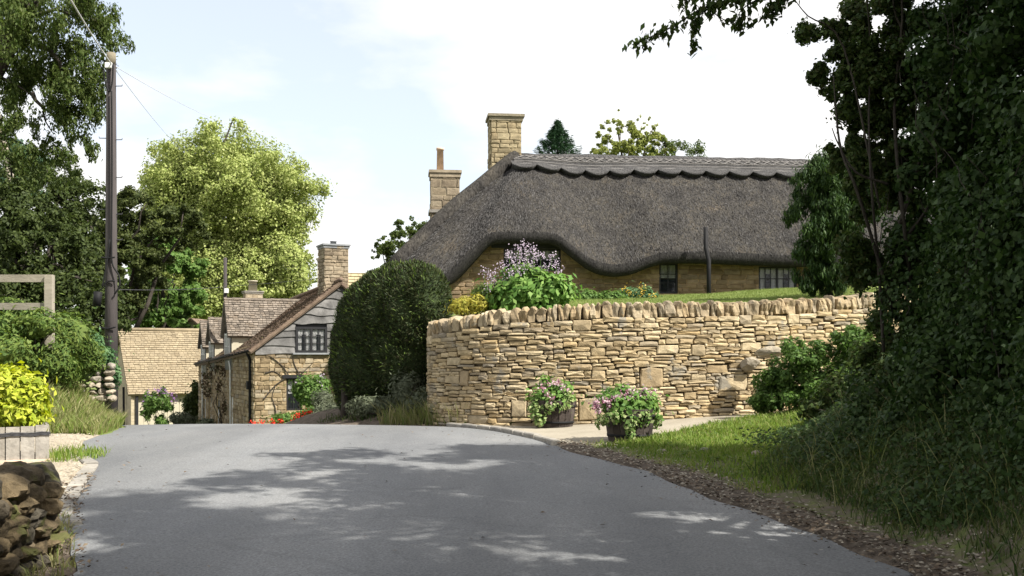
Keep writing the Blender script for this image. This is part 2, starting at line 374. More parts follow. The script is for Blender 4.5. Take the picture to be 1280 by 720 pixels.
def sub_lumps(c, r, n, size, jit=.15, squash=.8, zmin=None):
    """n small lumps over an ellipsoid envelope"""
    c = np.array(c, float); r = np.array(r, float); out = []
    for d in unit(n):
        s = size * (0.65 + .7 * rng.random())
        q = c + r * d * (1 - .35 * rng.random() ** 2) + rng.normal(size=3) * jit * r.mean()
        if zmin is not None and q[2] < zmin: q[2] = zmin + rng.random() * .3 * r[2]
        rr = np.array([s, s, s * squash]) * r.mean(); out.append((q, rr * .8))
        for e in unit(4): f = .35 + .3 * rng.random(); out.append((q + e * rr * .85, rr * f))
    return out

def core_mesh(name, c, r, jit=.08, sub=3, seed=0):
    import bmesh
    bm = bmesh.new(); bmesh.ops.create_icosphere(bm, subdivisions=sub, radius=1.0)
    rr = np.random.default_rng(seed); ph = rr.random(9) * 6
    for v in bm.verts:
        x, y, z = v.co
        k = 1 + jit * (math.sin(3.1*x+ph[0]) + math.sin(4.3*y+ph[1]) + math.sin(3.7*z+ph[2]) + .6*math.sin(9*x+ph[3]) * math.sin(8*z+ph[4]))
        v.co = (c[0] + r[0]*x*k, c[1] + r[1]*y*k, c[2] + r[2]*z*k)
    me = bpy.data.meshes.new(name); bm.to_mesh(me); bm.free(); return me

def foliage(name, lumps, n, L, W, mat, parent, shell=.55, thin=0, thin_scale=1.0, up=.25, rnd=.7, hang=0, tail_=.2):
    P, d = lumps_points(lumps, n, shell, thin, thin_scale, tail_); n = len(P)
    Nn = d + rnd * unit(n) + np.array([0, 0, up])
    L_ = L * (.6 + .8 * rng.random(n)); W_ = W * (.6 + .8 * rng.random(n))
    T = np.tile(np.array([[0, 0, -1.0]]), (n, 1)) if hang else None
    return link_mesh(name, leaf_mesh(name, P, Nn, L_, W_, T=T), mat, parent)

def limb(p0, p1, n=5, wob=.1, sag=0):
    p0 = np.array(p0, float); p1 = np.array(p1, float); ln = np.linalg.norm(p1 - p0); pts = []
    for i in range(n + 1):
        t = i / n; q = p0 + (p1 - p0) * t + rng.normal(size=3) * wob * ln * .25 * math.sin(math.pi * t); q[2] += sag * ln * math.sin(math.pi * t); pts.append(q)
    return pts

def wood(name, base, lumps, mat, parent, r0=.3, top=None, nb=12, trunk_pts=None):
    """trunk with limbs running to some of the lumps"""
    mb = MB(); base = np.array(base, float)
    cs = np.array([l[0] for l in lumps]); c = cs.mean(0)
    if trunk_pts is None:
        tp = np.array(top if top is not None else c, float); trunk_pts = limb(base, tp, 6, .12)
    k = len(trunk_pts); rad = [r0 * (1 - .72 * i / (k - 1)) for i in range(k)]
    rad[0] *= 1.3
    mb.tube(trunk_pts, rad, 8)
    idx = rng.permutation(len(lumps))[:nb]
    for i in idx:
        q = cs[i]; j = int(k * (.35 + .55 * rng.random())); j = min(max(j, 1), k - 1)
        a = trunk_pts[j]; ra = rad[j] * .55
        pts = limb(a, q, 4, .25, .06); mb.tube(pts, [ra * (1 - .8 * t / 4) for t in range(5)], 5)
    return mb.build(name, mat, parent, True)

def blades(name, P, H, W, mat, lean=.35, parent=None, two=True, Z=None):
    """grass blades: P roots, H heights; two-segment bent blades"""
    n = len(P); H = np.broadcast_to(H, (n,))[:, None]; W = np.broadcast_to(W, (n,))[:, None]
    a = rng.random(n) * 2 * math.pi; side = np.stack([np.cos(a), np.sin(a), 0 * a], 1)
    b = rng.random(n) * 2 * math.pi; ln = np.stack([np.cos(b), np.sin(b), 0 * b], 1) * (lean * (.3 + rng.random(n)))[:, None]
    up = np.array([0, 0, 1.0])
    mid = P + up * H * .6 + ln * H * .35; tip = P + up * H * .95 + ln * H
    if two:
        V = np.empty((n, 5, 3)); V[:, 0] = P - side * W / 2; V[:, 1] = P + side * W / 2; V[:, 2] = mid + side * W * .4; V[:, 3] = mid - side * W * .4; V[:, 4] = tip
        me = bpy.data.meshes.new(name); i = np.arange(n) * 5
        q = np.stack([i, i+1, i+2, i+3, i+3, i+2, i+4], 1).ravel()
        me.vertices.add(5 * n); me.vertices.foreach_set('co', V.reshape(-1).astype(np.float32))
        me.loops.add(7 * n); me.loops.foreach_set('vertex_index', q.astype(np.int32))
        me.polygons.add(2 * n); ls = np.stack([np.arange(n) * 7, np.arange(n) * 7 + 4], 1).ravel()
        me.polygons.foreach_set('loop_start', ls.astype(np.int32)); me.update(calc_edges=True)
    else:
        V = np.empty((n, 3, 3)); V[:, 0] = P - side * W / 2; V[:, 1] = P + side * W / 2; V[:, 2] = tip
        me = np_mesh(name, V.reshape(-1, 3), np.arange(3 * n), 3)
    return link_mesh(name, me, mat, parent)
# ------------------------------------------------------------------ the lie of the land
_ys = np.arange(-60, 400, .05)
_sl = np.interp(_ys, [-60, 5, 7, 14, 24, 44, 52, 400], [0, 0, .04, .04, -.12, -.12, 0, 0])
_zr = np.cumsum(_sl) * .05; _zr -= np.interp(5, _ys, _zr)
def zr(y): return np.interp(y, _ys, _zr)                      # road height: climbs to a crest near 20 m, then drops away

XL_ = ([-60, 4, 7.6, 9.7, 11.5, 12.8, 14.2, 15.3, 17, 18.5, 20, 21, 24, 30, 40, 46, 60],
       [-2.6, -2.7, -3.2, -4.15, -4.75, -5.15, -5.9, -6.3, -6.55, -6.9, -7.45, -8.1, -10.4, -14.2, -20.5, -24, -32])
XR_ = ([-60, 4, 7.6, 9, 10.4, 12.4, 14.4, 15.2, 17.4, 18.6, 19.5, 21, 24, 30, 40, 46, 60],
       [2.9, 2.9, 2.85, 2.45, 2.05, 1.52, .66, .52, -.25, -.85, -1.5, -3.6, -5.9, -8.9, -13.6, -17.2, -25])
def xl(y): return np.interp(y, *XL_)
def xr(y): return np.interp(y, *XR_)

# retaining wall: plan of its face, height of base and of the top of the coping along it
WP = np.array([(-1.10, 23.2), (-1.42, 21.8), (-1.60, 20.7), (-1.55, 19.9), (-1.15, 19.2), (-.45, 18.72), (.4, 18.5), (1.5, 18.42), (2.8, 18.5), (4.2, 18.75), (5.6, 19.15), (7.2, 19.8), (9.0, 20.8)])
def catmull(Pn, k=24):
    out = []; Q = np.vstack([2 * Pn[0] - Pn[1], Pn, 2 * Pn[-1] - Pn[-2]])
    for i in range(1, len(Q) - 2):
        p0, p1, p2, p3 = Q[i-1:i+3]
        for j in range(k):
            t = j / k
            out.append(.5 * ((2*p1) + (-p0+p2)*t + (2*p0-5*p1+4*p2-p3)*t*t + (-p0+3*p1-3*p2+p3)*t**3))
    out.append(Q[-2]); return np.array(out)
WC = catmull(WP); WS = np.concatenate([[0], np.cumsum(np.linalg.norm(np.diff(WC, axis=0), axis=1))])
WLEN = WS[-1]
def wall_at(s):
    p = np.array([np.interp(s, WS, WC[:, 0]), np.interp(s, WS, WC[:, 1])])
    e = .05; a = np.array([np.interp(s - e, WS, WC[:, 0]), np.interp(s - e, WS, WC[:, 1])]); b = np.array([np.interp(s + e, WS, WC[:, 0]), np.interp(s + e, WS, WC[:, 1])])
    t = (b - a) / np.linalg.norm(b - a); return p, t, np.array([t[1], -t[0]])      # point, tangent, outward normal (to the road)
def wall_y(x): return np.interp(x, WC[60:, 0], WC[60:, 1])
def wall_base(x): return np.interp(x, [-2, -1.5, .4, 1.5, 3.7, 5.5, 9], [.22, .30, .36, .38, .53, .66, .95])
def wall_top(x): return np.interp(x, [-2, -1.5, -.4, .8, 1.5, 3.7, 5.5, 6.2, 9], [2.24, 2.27, 2.42, 2.50, 2.54, 2.58, 2.66, 2.74, 3.0])

XG_ = ([18, 20, 21.5, 23, 25, 28, 30, 36, 60], [-1.3, -1.3, -1.35, -1.7, -2.4, -3.0, -3.7, -6, -10])
def hgt(x, y):
    """height of the ground sheet"""
    x = np.asarray(x, float); y = np.asarray(y, float)
    b = zr(y); dl = xl(y) - x; dr = x - xr(y)
    # left: garden by the low wall, drive mouth, then a bank
    Hl = np.interp(y, [-5, 10, 12.5, 16.3, 18, 20, 26, 32, 60], [.05, .05, .0, .0, .9, 1.55, 1.5, .6, .2])
    h = b - .05 + .05 * smooth(-.1, .15, dl) + Hl * smooth(.1, 1.9, dl)
    h = h + np.interp(y, [12.5, 16.5, 19, 26, 34], [0, 0, .9, .9, .2]) * smooth(1.8, 4.0, dl)
    # right: steep grass bank under the hedge near the camera, level drive further on
    Hr = np.interp(y, [-10, 8, 10.5, 12.5, 14.2, 15.6, 17.5], [1.05, 1.05, 1.0, .85, .55, .30, .10])
    toe = np.interp(y, [4, 8, 12, 15, 18], [3.15, 3.2, 3.35, 3.75, 4.3])
    bank = .03 * smooth(-.05, .2, dr) + .12 * smooth(.5, 1.8, dr) * (1 - .8 * smooth(12.5, 14.5, y)) + Hr * smooth(0, 1.35, x - toe) + .35 * smooth(4.5, 7, x) * (y < 16)
    rise = .055 * np.maximum(0, x - .6) * smooth(13, 17, y)
    right = b - .05 + np.where(dr > 0, .035, 0) + bank + rise
    right = np.where(drive_mask(x, y) > .5, drive_z(x, y) - .03, right)
    h = np.where(dr > -.2, np.maximum(right, b - .06), h)
    # earth bank under the yew, and the garden behind the wall
    h = h + np.where((y > 19.3) & (x < 0), .42 * smooth(.1, 1.9, dr) * smooth(19.3, 20.6, y) * (1 - smooth(24.5, 27, y)), 0)
    yw = np.where(x > -1.5, wall_y(x), 99)
    gx = smooth(-.25, .75, x - np.interp(y, *XG_))
    gin = np.where(x > -1.55, smooth(.10, .30, y - yw), 0) * (y < 21) + np.where(y >= 21, 1, 0) * np.where(x > -1.3, smooth(.1, .3, y - yw), 1)
    gin = np.where(x <= -1.3, (y > 20.5) * 1.0, gin)
    g = wall_top(np.clip(x, -2, 9)) - .22 + np.interp(y - np.where(x > -1.5, yw, 19.6), [0, 9.5, 12, 60], [0, .86, .9, 1.2])
    mk = gx * gin
    h = h * (1 - mk) + g * mk
    return h

# drive in front of the wall
DV = np.array([(-.95, 18.75), (-.25, 17.4), (.56, 15.1), (1.35, 14.55), (2.1, 15.1), (3.0, 16.1), (3.9, 17.0), (5.5, 17.9), (9.5, 20.0), (9.5, 21.2), (7.2, 20.0), (5.6, 19.4), (4.2, 19.0), (2.8, 18.75), (1.5, 18.65), (.4, 18.75), (-.45, 18.95)])
def in_poly(x, y, Pn):
    x = np.asarray(x, float); y = np.asarray(y, float); c = np.zeros(np.broadcast(x, y).shape, bool); n = len(Pn)
    for i in range(n):
        x0, y0 = Pn[i]; x1, y1 = Pn[(i + 1) % n]
        cond = ((y0 > y) != (y1 > y)) & (x < (x1 - x0) * (y - y0) / (y1 - y0 + 1e-12) + x0); c ^= cond
    return c
def drive_mask(x, y): return in_poly(x, y, DV) * 1.0
def drive_z(x, y):
    return zr(np.minimum(y, 18.3)) + .012 + .055 * np.maximum(0, np.asarray(x, float) - .6) * smooth(14.5, 17, y)

def ground_sheet():
    xs = np.concatenate([[-900, -400, -180, -100, -70, -50], np.arange(-40, -14, 1.0), np.arange(-14, 12, .16), np.arange(12, 40, 1.0), [40, 50, 70, 100, 180, 400, 900]])
    ys = np.concatenate([[-300, -80, -30, -12], np.arange(-6, 4, .6), np.arange(4, 31, .16), np.arange(31, 60, 1.0), [60, 70, 90, 130, 220, 500, 1200]])
    X, Y = np.meshgrid(xs, ys); Z = hgt(X, Y)
    rough = (np.sin(X * 5.3 + np.sin(Y * 4.1)) * np.sin(Y * 6.1 + 1.7 * np.sin(X * 3.3))) * .018
    off = (X < xl(Y) - .3) | (X > xr(Y) + .3); Z = Z + np.where(off & (drive_mask(X, Y) < .5), rough, 0)
    nx, ny = len(xs), len(ys); V = np.stack([X.ravel(), Y.ravel(), Z.ravel()], 1)
    i, j = np.meshgrid(np.arange(nx - 1), np.arange(ny - 1)); a = (j * nx + i).ravel()
    f = np.stack([a, a + 1, a + nx + 1, a + nx], 1).ravel()
    me = np_mesh('ground', V, f, 4); me.polygons.foreach_set('use_smooth', [True] * len(me.polygons))
    dr = X - xr(Y); dl = xl(Y) - X
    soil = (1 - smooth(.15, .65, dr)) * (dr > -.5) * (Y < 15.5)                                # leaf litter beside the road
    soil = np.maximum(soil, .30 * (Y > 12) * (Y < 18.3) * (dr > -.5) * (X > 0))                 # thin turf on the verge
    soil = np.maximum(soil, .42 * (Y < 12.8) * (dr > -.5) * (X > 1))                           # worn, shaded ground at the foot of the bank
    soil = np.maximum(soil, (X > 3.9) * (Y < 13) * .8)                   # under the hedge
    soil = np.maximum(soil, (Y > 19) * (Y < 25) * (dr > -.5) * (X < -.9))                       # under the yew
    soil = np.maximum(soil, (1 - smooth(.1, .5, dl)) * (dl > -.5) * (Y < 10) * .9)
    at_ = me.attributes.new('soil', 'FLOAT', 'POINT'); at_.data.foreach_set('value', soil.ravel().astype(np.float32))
    m, nt, N, L, p = _new('ground')
    g = N.new('ShaderNodeNewGeometry'); pos = g.outputs['Position']
    n1 = noise(N, L, 1.6, 6, .6, pos); c1 = ramp(N, [(.075,.10,.028),(.13,.17,.045),(.19,.20,.075)], [.3, .5, .7]); L.new(n1.outputs['Fac'], c1.inputs['Fac'])
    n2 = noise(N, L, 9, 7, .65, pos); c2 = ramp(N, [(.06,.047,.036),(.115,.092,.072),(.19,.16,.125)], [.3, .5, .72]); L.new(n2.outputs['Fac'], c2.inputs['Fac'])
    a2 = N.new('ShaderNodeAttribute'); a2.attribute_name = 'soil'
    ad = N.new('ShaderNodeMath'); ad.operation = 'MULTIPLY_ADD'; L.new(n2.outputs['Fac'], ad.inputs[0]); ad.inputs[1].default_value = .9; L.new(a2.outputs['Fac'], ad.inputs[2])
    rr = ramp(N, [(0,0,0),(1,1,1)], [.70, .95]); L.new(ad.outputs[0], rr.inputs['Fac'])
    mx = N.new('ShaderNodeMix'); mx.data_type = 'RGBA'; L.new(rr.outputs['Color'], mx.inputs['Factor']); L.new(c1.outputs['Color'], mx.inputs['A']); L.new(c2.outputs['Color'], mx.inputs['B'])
    L.new(mx.outputs['Result'], p.inputs['Base Color']); p.inputs['Roughness'].default_value = .95; p.inputs['Specular IOR Level'].default_value = .15
    bp = N.new('ShaderNodeBump'); bp.inputs['Strength'].default_value = .8; bp.inputs['Distance'].default_value = .03
    n3 = noise(N, L, 26, 6, .7, pos); L.new(n3.outputs['Fac'], bp.inputs['Height']); L.new(bp.outputs['Normal'], p.inputs['Normal'])
    return tag(link_mesh('ground', me, m), kind='structure')
ground_sheet()

def road_mat():
    m, nt, N, L, p = _new('asphalt_road')
    g = N.new('ShaderNodeNewGeometry'); pos = g.outputs['Position']
    n1 = noise(N, L, .7, 6, .6, pos, (1, .45, 1)); c1 = ramp(N, [(.112,.116,.121),(.137,.141,.144),(.165,.167,.167)], [.32, .5, .7]); L.new(n1.outputs['Fac'], c1.inputs['Fac'])
    n2 = noise(N, L, 48, 5, .75, pos); c2 = ramp(N, [(.58,)*3, (1.42,)*3], [.34, .66]); L.new(n2.outputs['Fac'], c2.inputs['Fac'])
    mx = N.new('ShaderNodeMix'); mx.data_type = 'RGBA'; mx.blend_type = 'MULTIPLY'; mx.inputs['Factor'].default_value = 1
    L.new(c1.outputs['Color'], mx.inputs['A']); L.new(c2.outputs['Color'], mx.inputs['B'])
    # dusty, gritty edges: attribute edge runs 0..1
    a = N.new('ShaderNodeAttribute'); a.attribute_name = 'edge'
    n3 = noise(N, L, 4, 6, .7, pos); ad = N.new('ShaderNodeMath'); ad.operation = 'MULTIPLY_ADD'; L.new(n3.outputs['Fac'], ad.inputs[0]); ad.inputs[1].default_value = .9; L.new(a.outputs['Fac'], ad.inputs[2])
    r3 = ramp(N, [(0,0,0),(1,1,1)], [1.0, 1.6]); L.new(ad.outputs[0], r3.inputs['Fac'])
    m2 = N.new('ShaderNodeMix'); m2.data_type = 'RGBA'; L.new(r3.outputs['Color'], m2.inputs['Factor']); L.new(mx.outputs['Result'], m2.inputs['A']); m2.inputs['B'].default_value = (.17,.15,.12,1)
    # wheel tracks worn paler, old trench patch and hairline cracks
    nw = noise(N, L, .55, 3, .5, pos, (1, .12, 1)); rw_ = ramp(N, [(.88,)*3, (1.12,)*3], [.4, .6]); L.new(nw.outputs['Fac'], rw_.inputs['Fac'])
    mw = N.new('ShaderNodeMix'); mw.data_type = 'RGBA'; mw.blend_type = 'MULTIPLY'; mw.inputs['Factor'].default_value = 1; L.new(m2.outputs['Result'], mw.inputs['A']); L.new(rw_.outputs['Color'], mw.inputs['B'])
    nd = noise(N, L, 1.4, 5, .6, pos); vd_ = N.new('ShaderNodeVectorMath'); vd_.operation = 'MULTIPLY_ADD'; L.new(nd.outputs['Color'], vd_.inputs[0]); vd_.inputs[1].default_value = (.9, .9, 0); L.new(pos, vd_.inputs[2])
    vc = N.new('ShaderNodeTexVoronoi'); vc.feature = 'DISTANCE_TO_EDGE'; vc.inputs['Scale'].default_value = .42; L.new(vd_.outputs[0], vc.inputs['Vector'])
    rc = ramp(N, [(.55,)*3, (1, 1, 1)], [.003, .012]); L.new(vc.outputs['Distance'], rc.inputs['Fac'])
    mc = N.new('ShaderNodeMix'); mc.data_type = 'RGBA'; mc.blend_type = 'MULTIPLY'; mc.inputs['Factor'].default_value = .22; L.new(mw.outputs['Result'], mc.inputs['A']); L.new(rc.outputs['Color'], mc.inputs['B']); m2 = mc
    # a few pale chips
    v = N.new('ShaderNodeTexVoronoi'); v.inputs['Scale'].default_value = 2.2; L.new(pos, v.inputs['Vector'])
    rv = ramp(N, [(1,1,1),(0,0,0)], [.03, .045]); L.new(v.outputs['Distance'], rv.inputs['Fac'])
    m3 = N.new('ShaderNodeMix'); m3.data_type = 'RGBA'; L.new(rv.outputs['Color'], m3.inputs['Factor']); L.new(m2.outputs['Result'], m3.inputs['A']); m3.inputs['B'].default_value = (.26,.25,.23,1)
    L.new(m3.outputs['Result'], p.inputs['Base Color']); p.inputs['Roughness'].default_value = .78; p.inputs['Specular IOR Level'].default_value = .35
    b = N.new('ShaderNodeBump'); b.inputs['Strength'].default_value = .5; b.inputs['Distance'].default_value = .006; n4 = noise(N, L, 110, 4, .7, pos)
    L.new(n4.outputs['Fac'], b.inputs['Height']); L.new(b.outputs['Normal'], p.inputs['Normal'])
    return m

def road_sheet():
    ys = np.concatenate([np.arange(-30, 4, 2), np.arange(4, 26, .25), np.arange(26, 60, 1.0)]); k = 16; V = []; E = []
    for y in ys:
        jl = .03 * math.sin(y * 2.7) + .025 * math.sin(y * 6.1); jr = .035 * math.sin(y * 2.1 + 1) + .03 * math.sin(y * 5.3)
        a = float(xl(y)) + jl; b = float(xr(y)) + jr
        for i in range(k + 1):
            t = i / k; V.append((a + (b - a) * t, y, float(zr(y)) + .035 * (1 - (2*t - 1) ** 2) - .012)); E.append(max(0, 1 - min(t, 1 - t) * (b - a) / .45))
    f = []
    for j in range(len(ys) - 1):
        for i in range(k):
            q = j * (k + 1) + i; f += [q, q + 1, q + k + 2, q + k + 1]
    me = np_mesh('road', np.array(V), f, 4); me.polygons.foreach_set('use_smooth', [True] * len(me.polygons))
    at_ = me.attributes.new('edge', 'FLOAT', 'POINT'); at_.data.foreach_set('value', np.array(E, np.float32))
    tag(link_mesh('road', me, road_mat()), kind='structure')
road_sheet()

def flat_sheet(name, Pn, zf, mat, step=.3, dz=0.0):
    import bmesh
    bm = bmesh.new(); vs = [bm.verts.new((p[0], p[1], 0)) for p in Pn]; bm.faces.new(vs)
    for ax in (0, 1):
        lo = min(p[ax] for p in Pn); hi = max(p[ax] for p in Pn); q = lo + step
        while q < hi:
            no = (1, 0, 0) if ax == 0 else (0, 1, 0); co = (q, 0, 0) if ax == 0 else (0, q, 0)
            bmesh.ops.bisect_plane(bm, geom=bm.verts[:] + bm.edges[:] + bm.faces[:], plane_co=co, plane_no=no); q += step
    bm.normal_update()
    for v in bm.verts: v.co.z = float(zf(v.co.x, v.co.y)) + dz
    if sum(f.normal.z for f in bm.faces) < 0: bmesh.ops.reverse_faces(bm, faces=bm.faces[:])
    me = bpy.data.meshes.new(name); bm.to_mesh(me); bm.free()
    return tag(link_mesh(name, me, mat), kind='structure')
DVc = [tuple(p) for p in DV]
flat_sheet('driveway', DVc, drive_z, M['concrete'])
GV = [(-4.15, 9.6), (-4.75, 11.5), (-5.15, 12.8), (-5.9, 14.2), (-6.3, 15.3), (-6.45, 16.3), (-7.6, 16.2), (-9, 15.9), (-13, 15.6), (-13, 10.5), (-6.0, 9.3)]
flat_sheet('gravel_drive', GV, lambda x, y: hgt(x, y), M['gravel_bed'], .3, .022)

def pebbles(name, P, size, mat):
    """flattened random octahedra, one joined scatter"""
    n = len(P); base = np.array([(1,0,0),(0,1,0),(-1,0,0),(0,-1,0),(0,0,1),(0,0,-.4)], float)
    fc = np.array([(0,1,4),(1,2,4),(2,3,4),(3,0,4)])
    a = rng.random(n) * 6.28; s = size * (.5 + rng.random(n)); ca, sa = np.cos(a), np.sin(a)
    V = np.tile(base, (n, 1, 1)) * (1 + .35 * rng.normal(size=(n, 6, 1)) * .6); V = V * s[:, None, None]; V[:, :, 1] *= (.6 + .4 * rng.random(n))[:, None]; V[:, :, 2] *= .55
    x = V[:, :, 0] * ca[:, None] - V[:, :, 1] * sa[:, None]; y = V[:, :, 0] * sa[:, None] + V[:, :, 1] * ca[:, None]; V[:, :, 0] = x; V[:, :, 1] = y
    V += P[:, None, :]; f = (fc[None] + (np.arange(n) * 6)[:, None, None]).ravel()
    return link_mesh(name, np_mesh(name, V.reshape(-1, 3), f, 3), mat)
def scatter(n, x0, x1, y0, y1, ok):
    X = rng.uniform(x0, x1, n); Y = rng.uniform(y0, y1, n); k = ok(X, Y); return X[k], Y[k]
X, Y = scatter(9000, -9.5, -3.9, 9.4, 17.2, lambda x, y: in_poly(x, y, GV))
tag(pebbles('gravel', np.stack([X, Y, hgt(X, Y) + .026], 1), .016, M['pebble']), 'loose pale gravel over the drive beside the wooden planter', 'gravel', kind='stuff')
# loose stones and leaf litter along the right-hand road edge and at the foot of the bank
X, Y = scatter(9000, .5, 4.2, 6.8, 15.6, lambda x, y: (x - xr(y) > -.12) & (x - xr(y) < .95) & (rng.random(len(x)) < 1.1 - (x - xr(y))) & (drive_mask(x, y) < .5))
tag(pebbles('roadside_stones', np.stack([X, Y, hgt(X, Y) + .012], 1), .016, M['pebble']), 'small loose stones along the right-hand road edge', 'stones', kind='stuff')
X, Y = scatter(15000, .5, 4.4, 6.6, 15.6, lambda x, y: (rng.random(len(x)) < 1.15 - .75*smooth(11, 14, y)) & (x - xr(y) > -.16) & (x - xr(y) < .65) & (rng.random(len(x)) < 1.0 - 1.6*(x - xr(y))) & (drive_mask(x, y) < .5))
n = len(X)
o = link_mesh('leaf_litter', leaf_mesh('leaf_litter', np.stack([X, Y, hgt(X, Y) + .02 + .02 * rng.random(n)], 1), np.array([[0, 0, 1.0]]) + .45 * unit(n), .05 * (.5 + rng.random(n)), .028 * (.5 + rng.random(n))), M['litter'])
tag(o, 'brown dead leaves between the road and the shaded bank', 'leaf litter', kind='stuff')
X, Y = scatter(420, -6, 2.6, 7, 19, lambda x, y: (x > xl(y) + .1) & (x < xr(y) - .05) & (rng.random(len(x)) < .25 + .75*smooth(1.6, .1, np.minimum(x - xl(y), xr(y) - x)))); n = len(X)
o = link_mesh('fallen_leaves', leaf_mesh('fallen_leaves', np.stack([X, Y, zr(Y) + .035], 1), np.array([[0, 0, 1.0]]) + .35 * unit(n), .045 * (.5 + rng.random(n)), .025 * (.5 + rng.random(n))), M['litter'])
tag(o, 'a few dry leaves blown across the road surface', 'leaf litter', kind='stuff')
X, Y = scatter(3000, -5, -2.5, 6.6, 12, lambda x, y: (xl(y) - x > -.14) & (xl(y) - x < .22)); n = len(X)
o = link_mesh('verge_litter', leaf_mesh('verge_litter', np.stack([X, Y, np.maximum(hgt(X, Y), zr(Y)) + .015 + .02 * rng.random(n)], 1), np.array([[0, 0, 1.0]]) + .5 * unit(n), .05 * (.5 + rng.random(n)), .026 * (.5 + rng.random(n))), M['litter'])
tag(o, 'dry leaves in the gutter beside the low rubble wall', 'leaf litter', kind='stuff')

# ------------------------------------------------------------------ kerbs
def kerb_run(name, pts, zf, label, w=.12, h=.07, ln=.55, proud=.03):
    pts = catmull(np.array(pts, float), 10); S = np.concatenate([[0], np.cumsum(np.linalg.norm(np.diff(pts, axis=0), axis=1))])
    c = pts[len(pts) // 2]; t = thing(name, (c[0], c[1], float(zf(c[0], c[1]))), label, 'kerb')
    s = 0
    while s < S[-1] - .1:
        e = min(s + ln * R.uniform(.8, 1.2), S[-1]); g = .012
        a = np.array([np.interp(s + g, S, pts[:, 0]), np.interp(s + g, S, pts[:, 1])]); b = np.array([np.interp(e - g, S, pts[:, 0]), np.interp(e - g, S, pts[:, 1])])
        d = (b - a); l = np.linalg.norm(d); d /= l; nn = np.array([-d[1], d[0]]); m = (a + b) / 2; z = float(zf(*m)) + R.uniform(-.006, .008)
        mb = MB(); hw = w / 2; hl = l / 2; q = .015
        vs = []
        for (zz, i) in ((z - .1, 0), (z + proud - q, 0), (z + proud, q)):
            for (u, v) in ((-1,-1),(1,-1),(1,1),(-1,1)):
                p2 = m + d * u * (hl - i) + nn * v * (hw - i); vs.append((p2[0], p2[1], zz))
        mb.add(vs, [(0,1,5,4),(1,2,6,5),(2,3,7,6),(3,0,4,7),(4,5,9,8),(5,6,10,9),(6,7,11,10),(7,4,8,11),(8,9,10,11)])
        mb.build('kerb_stone', M['kerb'], t); s = e
kerb_run('kerb', [(-1.15, 19.0), (-.85, 18.55), (-.28, 17.4), (.12, 16.35), (.5, 15.3), (.62, 14.7)], lambda x, y: zr(y), 'low stone kerb between the road and the pale drive', .13, .07, .55, .055)
kerb_run('kerb', [(-3.85, 9.1), (-4.2, 9.75), (-4.78, 11.5), (-5.16, 12.75), (-5.5, 13.3)], lambda x, y: zr(y), 'grey edging kerb curving round the gravel by the low wall', .17, .07, .45, .022)

# ------------------------------------------------------------------ stones
def stone_variant(seed, rough=.10, top_round=0.0):
    """about 40 triangles: rounded block, front towards -y, unit size"""
    r = random.Random(seed); V = []
    sq = [(-.5,-.5),(0,-.5),(.5,-.5),(.5,0),(.5,.5),(0,.5),(-.5,.5),(-.5,0)]
    ph = [(r.uniform(-rough, rough), r.uniform(-rough, rough)) for _ in sq]
    for (y, sc) in ((.5, .97), (-.40, 1.0), (-.5, .88)):
        for (i, (x, z)) in enumerate(sq):
            dx, dz = ph[i]
            corner = .97 if i % 2 == 0 else 1.01
            V.append(((x + dx * .55) * sc * corner, y + r.uniform(-.05, .05) * (y < 0), (z + dz * .55) * sc * corner))
    V.append((r.uniform(-.1, .1), -.52 - r.uniform(0, .06), r.uniform(-.1, .1)))
    Fc = []
    for k in (0, 1):
        for i in range(8):
            j = (i + 1) % 8; Fc.append((k*8 + i, k*8 + j, (k+1)*8 + j, (k+1)*8 + i))
    for i in range(8): Fc.append((16 + i, 16 + (i + 1) % 8, 24))
    Fc = [f for f in Fc]
    return V, Fc
SV = [stone_variant(s) for s in range(14)]
def shared(name, mat, var):
    out = []
    for (V, Fc) in var:
        me = bpy.data.meshes.new(name); me.from_pydata(V, [], Fc); me.materials.append(mat); me.update(); out.append(me)
    return out
SM_wall = shared('wall_stone', M['wall_stone'], SV)
def cope_variant(seed):
    r = random.Random(seed); n = 4; idx = {}; V = []; Fc = []
    a = [r.uniform(0, 6.28) for _ in range(12)]; tp = r.uniform(-.12, .12)
    def vid(i, j, k):
        if (i, j, k) in idx: return idx[(i, j, k)]
        p = np.array([i, j, k]) / n - .5; q = p.copy(); m = np.abs(p).max()
        q = p * (1 - .26 * max(0, np.linalg.norm(p) / .5 - 1.15))                # soften the arrises
        if k == n: q[2] -= r.uniform(.10, .16) * (abs(p[0]) * 2) ** 2 + .06 * (abs(p[1]) * 2) ** 2
        w = .045 * math.sin(7*p[0] + 5*p[2] + a[0]) + .04 * math.sin(9*p[1] - 6*p[2] + a[1]) + r.uniform(-.03, .03)
        q = q * (1 + w); q[0] += tp * p[2] + .05 * math.sin(4*p[2] + a[2]); q[1] += .05 * math.sin(5*p[2] + a[3])
        idx[(i, j, k)] = len(V); V.append(tuple(q)); return idx[(i, j, k)]
    for ax in range(3):
        for side in (0, n):
            for u in range(n):
                for v in range(n):
                    c = []
                    for (du, dv) in ((0,0),(1,0),(1,1),(0,1)):
                        t = [0, 0, 0]; t[ax] = side; t[(ax+1) % 3] = u + du; t[(ax+2) % 3] = v + dv; c.append(vid(*t))
                    Fc.append(tuple(c) if side else tuple(c[::-1]))
    return V, Fc
SM_cope = shared('coping_stone', M['cope_stone'], [cope_variant(100 + s) for s in range(14)])


def place(name, me, parent, loc, rot, scale):
    o = bpy.data.objects.new(name, me); COL.objects.link(o); o.parent = parent
    off = ORIG[parent.name]; o.location = [float(loc[i] - off[i]) for i in range(3)]; o.rotation_euler = rot; o.scale = scale; return o

